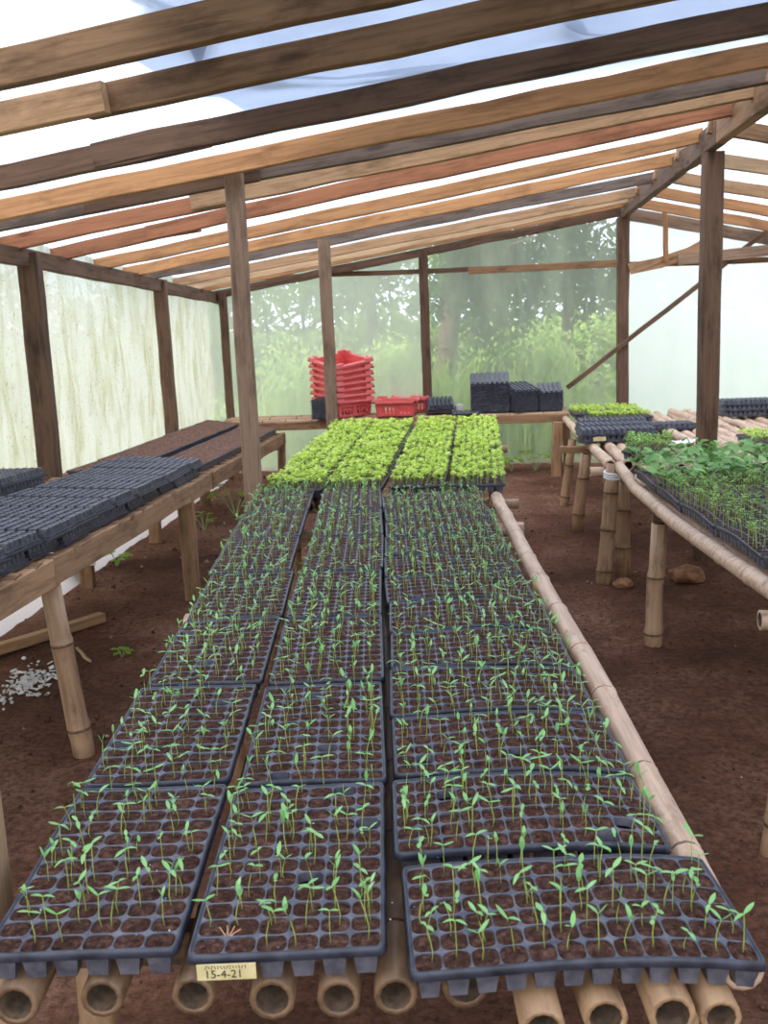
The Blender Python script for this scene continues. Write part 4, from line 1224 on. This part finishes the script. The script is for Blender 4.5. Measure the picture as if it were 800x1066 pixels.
# weeds
def weed(p, n, h, L, label, seed, mat=WEED):
    r = random.Random(seed); mw = Matrix.Translation(p)
    t = thing('weed', label, 'weed', mw=mw)
    mb = MB(); lms = []
    for k in range(n):
        a = r.uniform(0, 6.28); ln = r.uniform(.2, .8) * h
        tip = Vector((ln*math.cos(a), ln*math.sin(a), h*r.uniform(.5, 1)))
        add_tube(mb, [(0, 0, -.02), tip*.55 + Vector((0, 0, h*.12)), tip], .0025, 4, False)
        for q in range(3):
            aa = a + (q-1)*1.2
            lms.append((L*r.uniform(.7, 1.2), Matrix.Translation(p) @ Matrix.Translation(tip) @ Matrix.Rotation(aa, 4, 'Z') @ Matrix.Rotation(-r.uniform(-.3, .5), 4, 'Y')))
    mb.build('stem', LEAFY_STEM, t, mw, True)
    for L_, lm in lms: link('leaf', WEEDLEAF, None, t, lm @ Matrix.Scale(L_ / .06, 4))
WEEDLEAF = as_mesh('leaf', leaf_mesh(.06, .045, -.2, .2, 4), WEED)
for k, (x, y, n, h, L, lab) in enumerate((
    (1.22, 9.70, 6, .16, .07, 'broad-leaved weed at the foot of the end wall beside the bamboo bench'),
    (1.45, 9.72, 7, .20, .07, 'taller broad-leaved weed at the end wall near the paired timber legs'),
    (.98, 9.75, 5, .10, .06, 'low weed at the foot of the end wall beside the lime trays'),
    (-1.18, 8.1, 7, .26, .06, 'leggy weed growing beside the timber bench near the square post'),
    (-1.35, 7.6, 6, .12, .05, 'low yellowish weed under the timber bench'),
    (-1.75, 6.55, 6, .09, .05, 'small weed by a back leg of the timber bench'),
    (-1.28, 4.75, 4, .04, .035, 'tiny green sprig on the earth beside the bamboo leg'),
    (-1.05, 8.8, 5, .14, .05, 'small weed by the far leg of the timber bench'))):
    weed(Vector((x, y, floor_h(x, y))), n, h, L, lab, 60 + k)

# tape label with handwriting on the front middle tray
tl = thing('tape_label', 'strip of yellowed paper tape with handwritten date on a tray end', 'label', mw=Matrix.Translation((-.243, 1.281, TZ - .018)))
mb = MB(); add_box(mb, (0, 0, 0), (0.082, .0016, .024)); mb.build('tape', TAPE, tl, WM[tl.name])
INK = N('ink').done((.03, .025, .02), .8)
cu = bpy.data.curves.new('date', 'FONT'); cu.body = '15-4-21'; cu.size = .017; cu.extrude = .0002; cu.align_x = 'CENTER'
tmp = bpy.data.objects.new('tmp', cu); COL.objects.link(tmp)
dg = bpy.context.evaluated_depsgraph_get(); me = bpy.data.meshes.new_from_object(tmp.evaluated_get(dg)); bpy.data.objects.remove(tmp)
link('handwritten_date', me, INK, tl, WM[tl.name] @ Matrix.Translation((-.004, -.0013, -.0085)) @ Matrix.Rotation(math.pi/2, 4, 'X'))
mb = MB(); r7 = random.Random(2)
for k in range(14): add_box(mb, (-.028 + k*.0042, -.0012, .0075), (.0009, .0004, r7.uniform(.003, .007)), Matrix.Rotation(r7.uniform(-.6, .6), 3, 'Y'))
mb.build('handwriting', INK, tl, WM[tl.name])

# dry stalks and blue grains on the trays
mb = MB()
for a in (-.5, 0, .45, .9): add_tube(mb, [(0, 0, 0), (.010*math.sin(a), .004, .010), (.024*math.sin(a), .006, .018*math.cos(a) + .004)], .0010, 4)
o = mb.build('dry_stalks', plain_noise('dry_stalk', (.45, .20, .09), (.62, .33, .17), 40, .8), None, Matrix.Translation((-.248, 1.335, TZ - .008)))
tag(o, 'tuft of dry orange stalks in a cell of the taped tray', 'dry stalks')
st = Stuff(); r8 = random.Random(21)
for k in range(110):
    x = r8.uniform(-.57, .44); y = 1.3 + 1.3*r8.random()
    st.add(([(a[0], a[1], a[2]) for a in base], bf), Matrix.Translation((x, y, TZ + .0005)) @ Matrix.Scale(r8.uniform(.0009, .0017), 4), 0 if r8.random() < .65 else 1)
tag(st.build('fertiliser_grains', [plain_noise('blue_grain', (.02, .22, .55), (.05, .38, .75), 9, .5), WHITE]), 'tiny blue and white fertiliser grains scattered over the trays', 'grains', kind='stuff')

# ------------------------------------------------------------------ greenery outside the end wall
def cloud_mesh(name, n, fn, size, seed, mat, droop=.0):
    r = random.Random(seed); vs, fs = [], []
    for k in range(n):
        c = fn(r); 
        if c is None: continue
        a, b = r.uniform(0, 6.28), r.uniform(-.9, .9) - droop
        s_ = size * r.uniform(.6, 1.4)
        u = Vector((math.cos(a)*math.cos(b), math.sin(a)*math.cos(b), math.sin(b))); v = Vector((-math.sin(a), math.cos(a), r.uniform(-.5, .5))).normalized()
        c = Vector(c); i = len(vs)
        vs += [tuple(c), tuple(c + u*s_*.5 + v*s_*.22), tuple(c + u*s_), tuple(c + u*s_*.5 - v*s_*.22)]; fs.append((i, i+1, i+2, i+3))
    me = bpy.data.meshes.new(name); me.from_pydata(vs, [], fs); me.update(); me.materials.append(mat); return me
OUT1 = leaf_mat('tree_leaf_dark', (.018, .055, .012), (.05, .12, .025), .3, scale=3)
OUT2 = leaf_mat('tree_leaf_mid', (.08, .18, .025), (.24, .38, .07), .4, scale=3)
OUT3 = leaf_mat('tall_grass_leaf', (.24, .42, .06), (.58, .70, .20), .45, scale=3)
BARK = wood_mat('bark', (.16, .11, .08), (.07, .05, .035), .5)
def tree(label, s, d, z, rx, rz_c, n, mat, seed, size=.09, droop=.3, trunk=.07, lean=0.0, name='tree'):
    base_ = bw(s, d, -.08); mw = Matrix.Translation(base_)
    t = thing(name, label, name, mw=mw)
    mb = MB(); add_tube(mb, [(0, 0, 0), (lean*.4, .05, z*.5), (lean, 0, z), (lean*1.1, .1, z + rz_c*.6)], [trunk*1.2, trunk, trunk*.8, trunk*.4], 8)
    rr = random.Random(seed)
    for q in range(5):
        a = rr.uniform(0, 6.28); add_tube(mb, [(lean*.8, 0, z*.8), (lean + rx*.4*math.cos(a), rx*.4*math.sin(a), z + rz_c*.2), (lean + rx*.8*math.cos(a), rx*.8*math.sin(a), z + rz_c*.3)], [trunk*.5, trunk*.3, trunk*.1], 6)
    mb.build('trunk', BARK, t, mw, True)
    clumps = [(rr.gauss(0, .45), rr.gauss(0, .45), rr.gauss(0, .42)) for _ in range(16)]
    def fn(r):
        c = clumps[r.randrange(16)]
        return (lean + rx*(c[0] + r.gauss(0, .22)), rx*(c[1] + r.gauss(0, .22)), max(.05, z + rz_c*(c[2] + r.gauss(0, .20)) - (abs(r.gauss(0, .18))*rz_c if droop > .25 else 0)))
    f = link('foliage', cloud_mesh('foliage', n, fn, size, seed, mat), None, t, mw); f['kind'] = 'stuff'
def grass_clump(label, s, d, h, w, n, seed, mat=OUT3):
    r = random.Random(seed); vs, fs = [], []
    for k in range(n):
        x, y = r.gauss(0, w), r.gauss(0, w*.5); a = r.uniform(0, 6.28); hh = h*r.uniform(.4, 1.1); ln = hh*r.uniform(.1, .55); ww = r.uniform(.006, .014)
        px_, py_ = -math.sin(a)*ww, math.cos(a)*ww; i = len(vs)
        for t_ in (0, .35, .7, 1):
            q = ln*t_*t_; z = hh*(t_ - .25*t_*t_*t_); wv = 1 - t_*.9
            vs += [(x + math.cos(a)*q - px_*wv, y + math.sin(a)*q - py_*wv, z), (x + math.cos(a)*q + px_*wv, y + math.sin(a)*q + py_*wv, z)]
        for b in range(3): fs.append((i+2*b, i+2*b+1, i+2*b+3, i+2*b+2))
    me = bpy.data.meshes.new('tall_grass'); me.from_pydata(vs, [], fs); me.update(); me.materials.append(mat)
    tag(link('tall_grass', me, None, None, Matrix.Translation(bw(s, d, -.06))), label, 'grass', kind='stuff')
tree('dark drooping tree outside behind the end wall above the tray stacks', 2.7, 2.4, 2.1, .85, .85, 7000, OUT1, 5, .10, .5, .09, -.15)
tree('second dark tree outside between the tray stacks and the ridge post', 3.6, 3.6, 2.3, 1.0, 1.0, 7000, OUT1, 6, .12, .5, .08, .1)
tree('leaning grey trunked tree outside beside the dark end wall post', 2.0, 2.6, 2.4, .6, .6, 2400, OUT2, 7, .10, .3, .12, .35)
tree('mid green tree outside behind the red crate stack', .9, 5.5, 2.4, 1.5, 1.1, 5200, OUT2, 8, .15, .2, .09)
tree('mid green tree outside toward the side wall corner', -1.4, 5.0, 2.0, 1.4, 1.0, 4200, OUT2, 18, .15, .2, .09)
tree('sparse mid green tree outside past the ridge post', 5.0, 3.6, 2.7, 1.0, .8, 2600, OUT2, 9, .12, .2, .06)
tree('light green shrub outside under the dark trees', 3.1, 1.9, .8, .6, .6, 3600, OUT3, 10, .08, .1, .03, 0, 'shrub')
tree('light green shrub outside behind the single red crate', 1.6, 1.9, .8, .55, .5, 2600, OUT3, 12, .08, .1, .03, 0, 'shrub')
tree('light green shrub outside at the side wall corner', .3, 2.0, .8, .6, .6, 2600, OUT3, 13, .08, .1, .03, 0, 'shrub')
grass_clump('tall light green grass outside behind the red crates', 1.0, 1.3, 1.35, .5, 620, 1)
grass_clump('tall light grass outside between the crates and tray stacks', 2.1, 1.4, 1.45, .4, 520, 2)
grass_clump('tall grass outside below the dark trees', 3.2, 1.3, 1.2, .5, 520, 3)
grass_clump('tall grass outside past the ridge post', 4.6, 1.4, .9, .5, 350, 4)
def hedge(label, s0, s1, d, h, n, seed, mat, size=.2):
    def fn(r):
        u = r.random(); s = s0 + (s1 - s0) * u
        top = h * (.72 + .35 * noise.noise((s * .55, seed, 0)) + .15 * noise.noise((s * 1.7, seed, 2)))
        return ((s - s0), r.gauss(0, .35), top * r.random() ** .8)
    p = bw(s0, d, -.06); mw = Matrix.Translation(p) @ Matrix.Rotation(-TH, 4, 'Z')
    t = thing('hedge', label, 'hedge', mw=mw)
    link('foliage', cloud_mesh('hedge_foliage', n, fn, size, seed, mat), None, t, mw)['kind'] = 'stuff'
    mb = MB(); rr = random.Random(seed)
    for k in range(int((s1 - s0) / .8)):
        x = (k + .5) * .8; add_tube(mb, [(x, 0, -.05), (x + rr.uniform(-.1, .1), 0, h*.4), (x + rr.uniform(-.2, .2), 0, h*.75)], [.05, .035, .015], 6)
    mb.build('stems', BARK, t, mw, True)
hedge('mid green hedge across the field outside the end wall', -9, 12, 8.5, 3.0, 14000, 31, OUT2, .26)
hedge('lighter hedge of scrub nearer the end wall outside', -6, 9, 6.9, 1.7, 9000, 32, OUT3, .2)
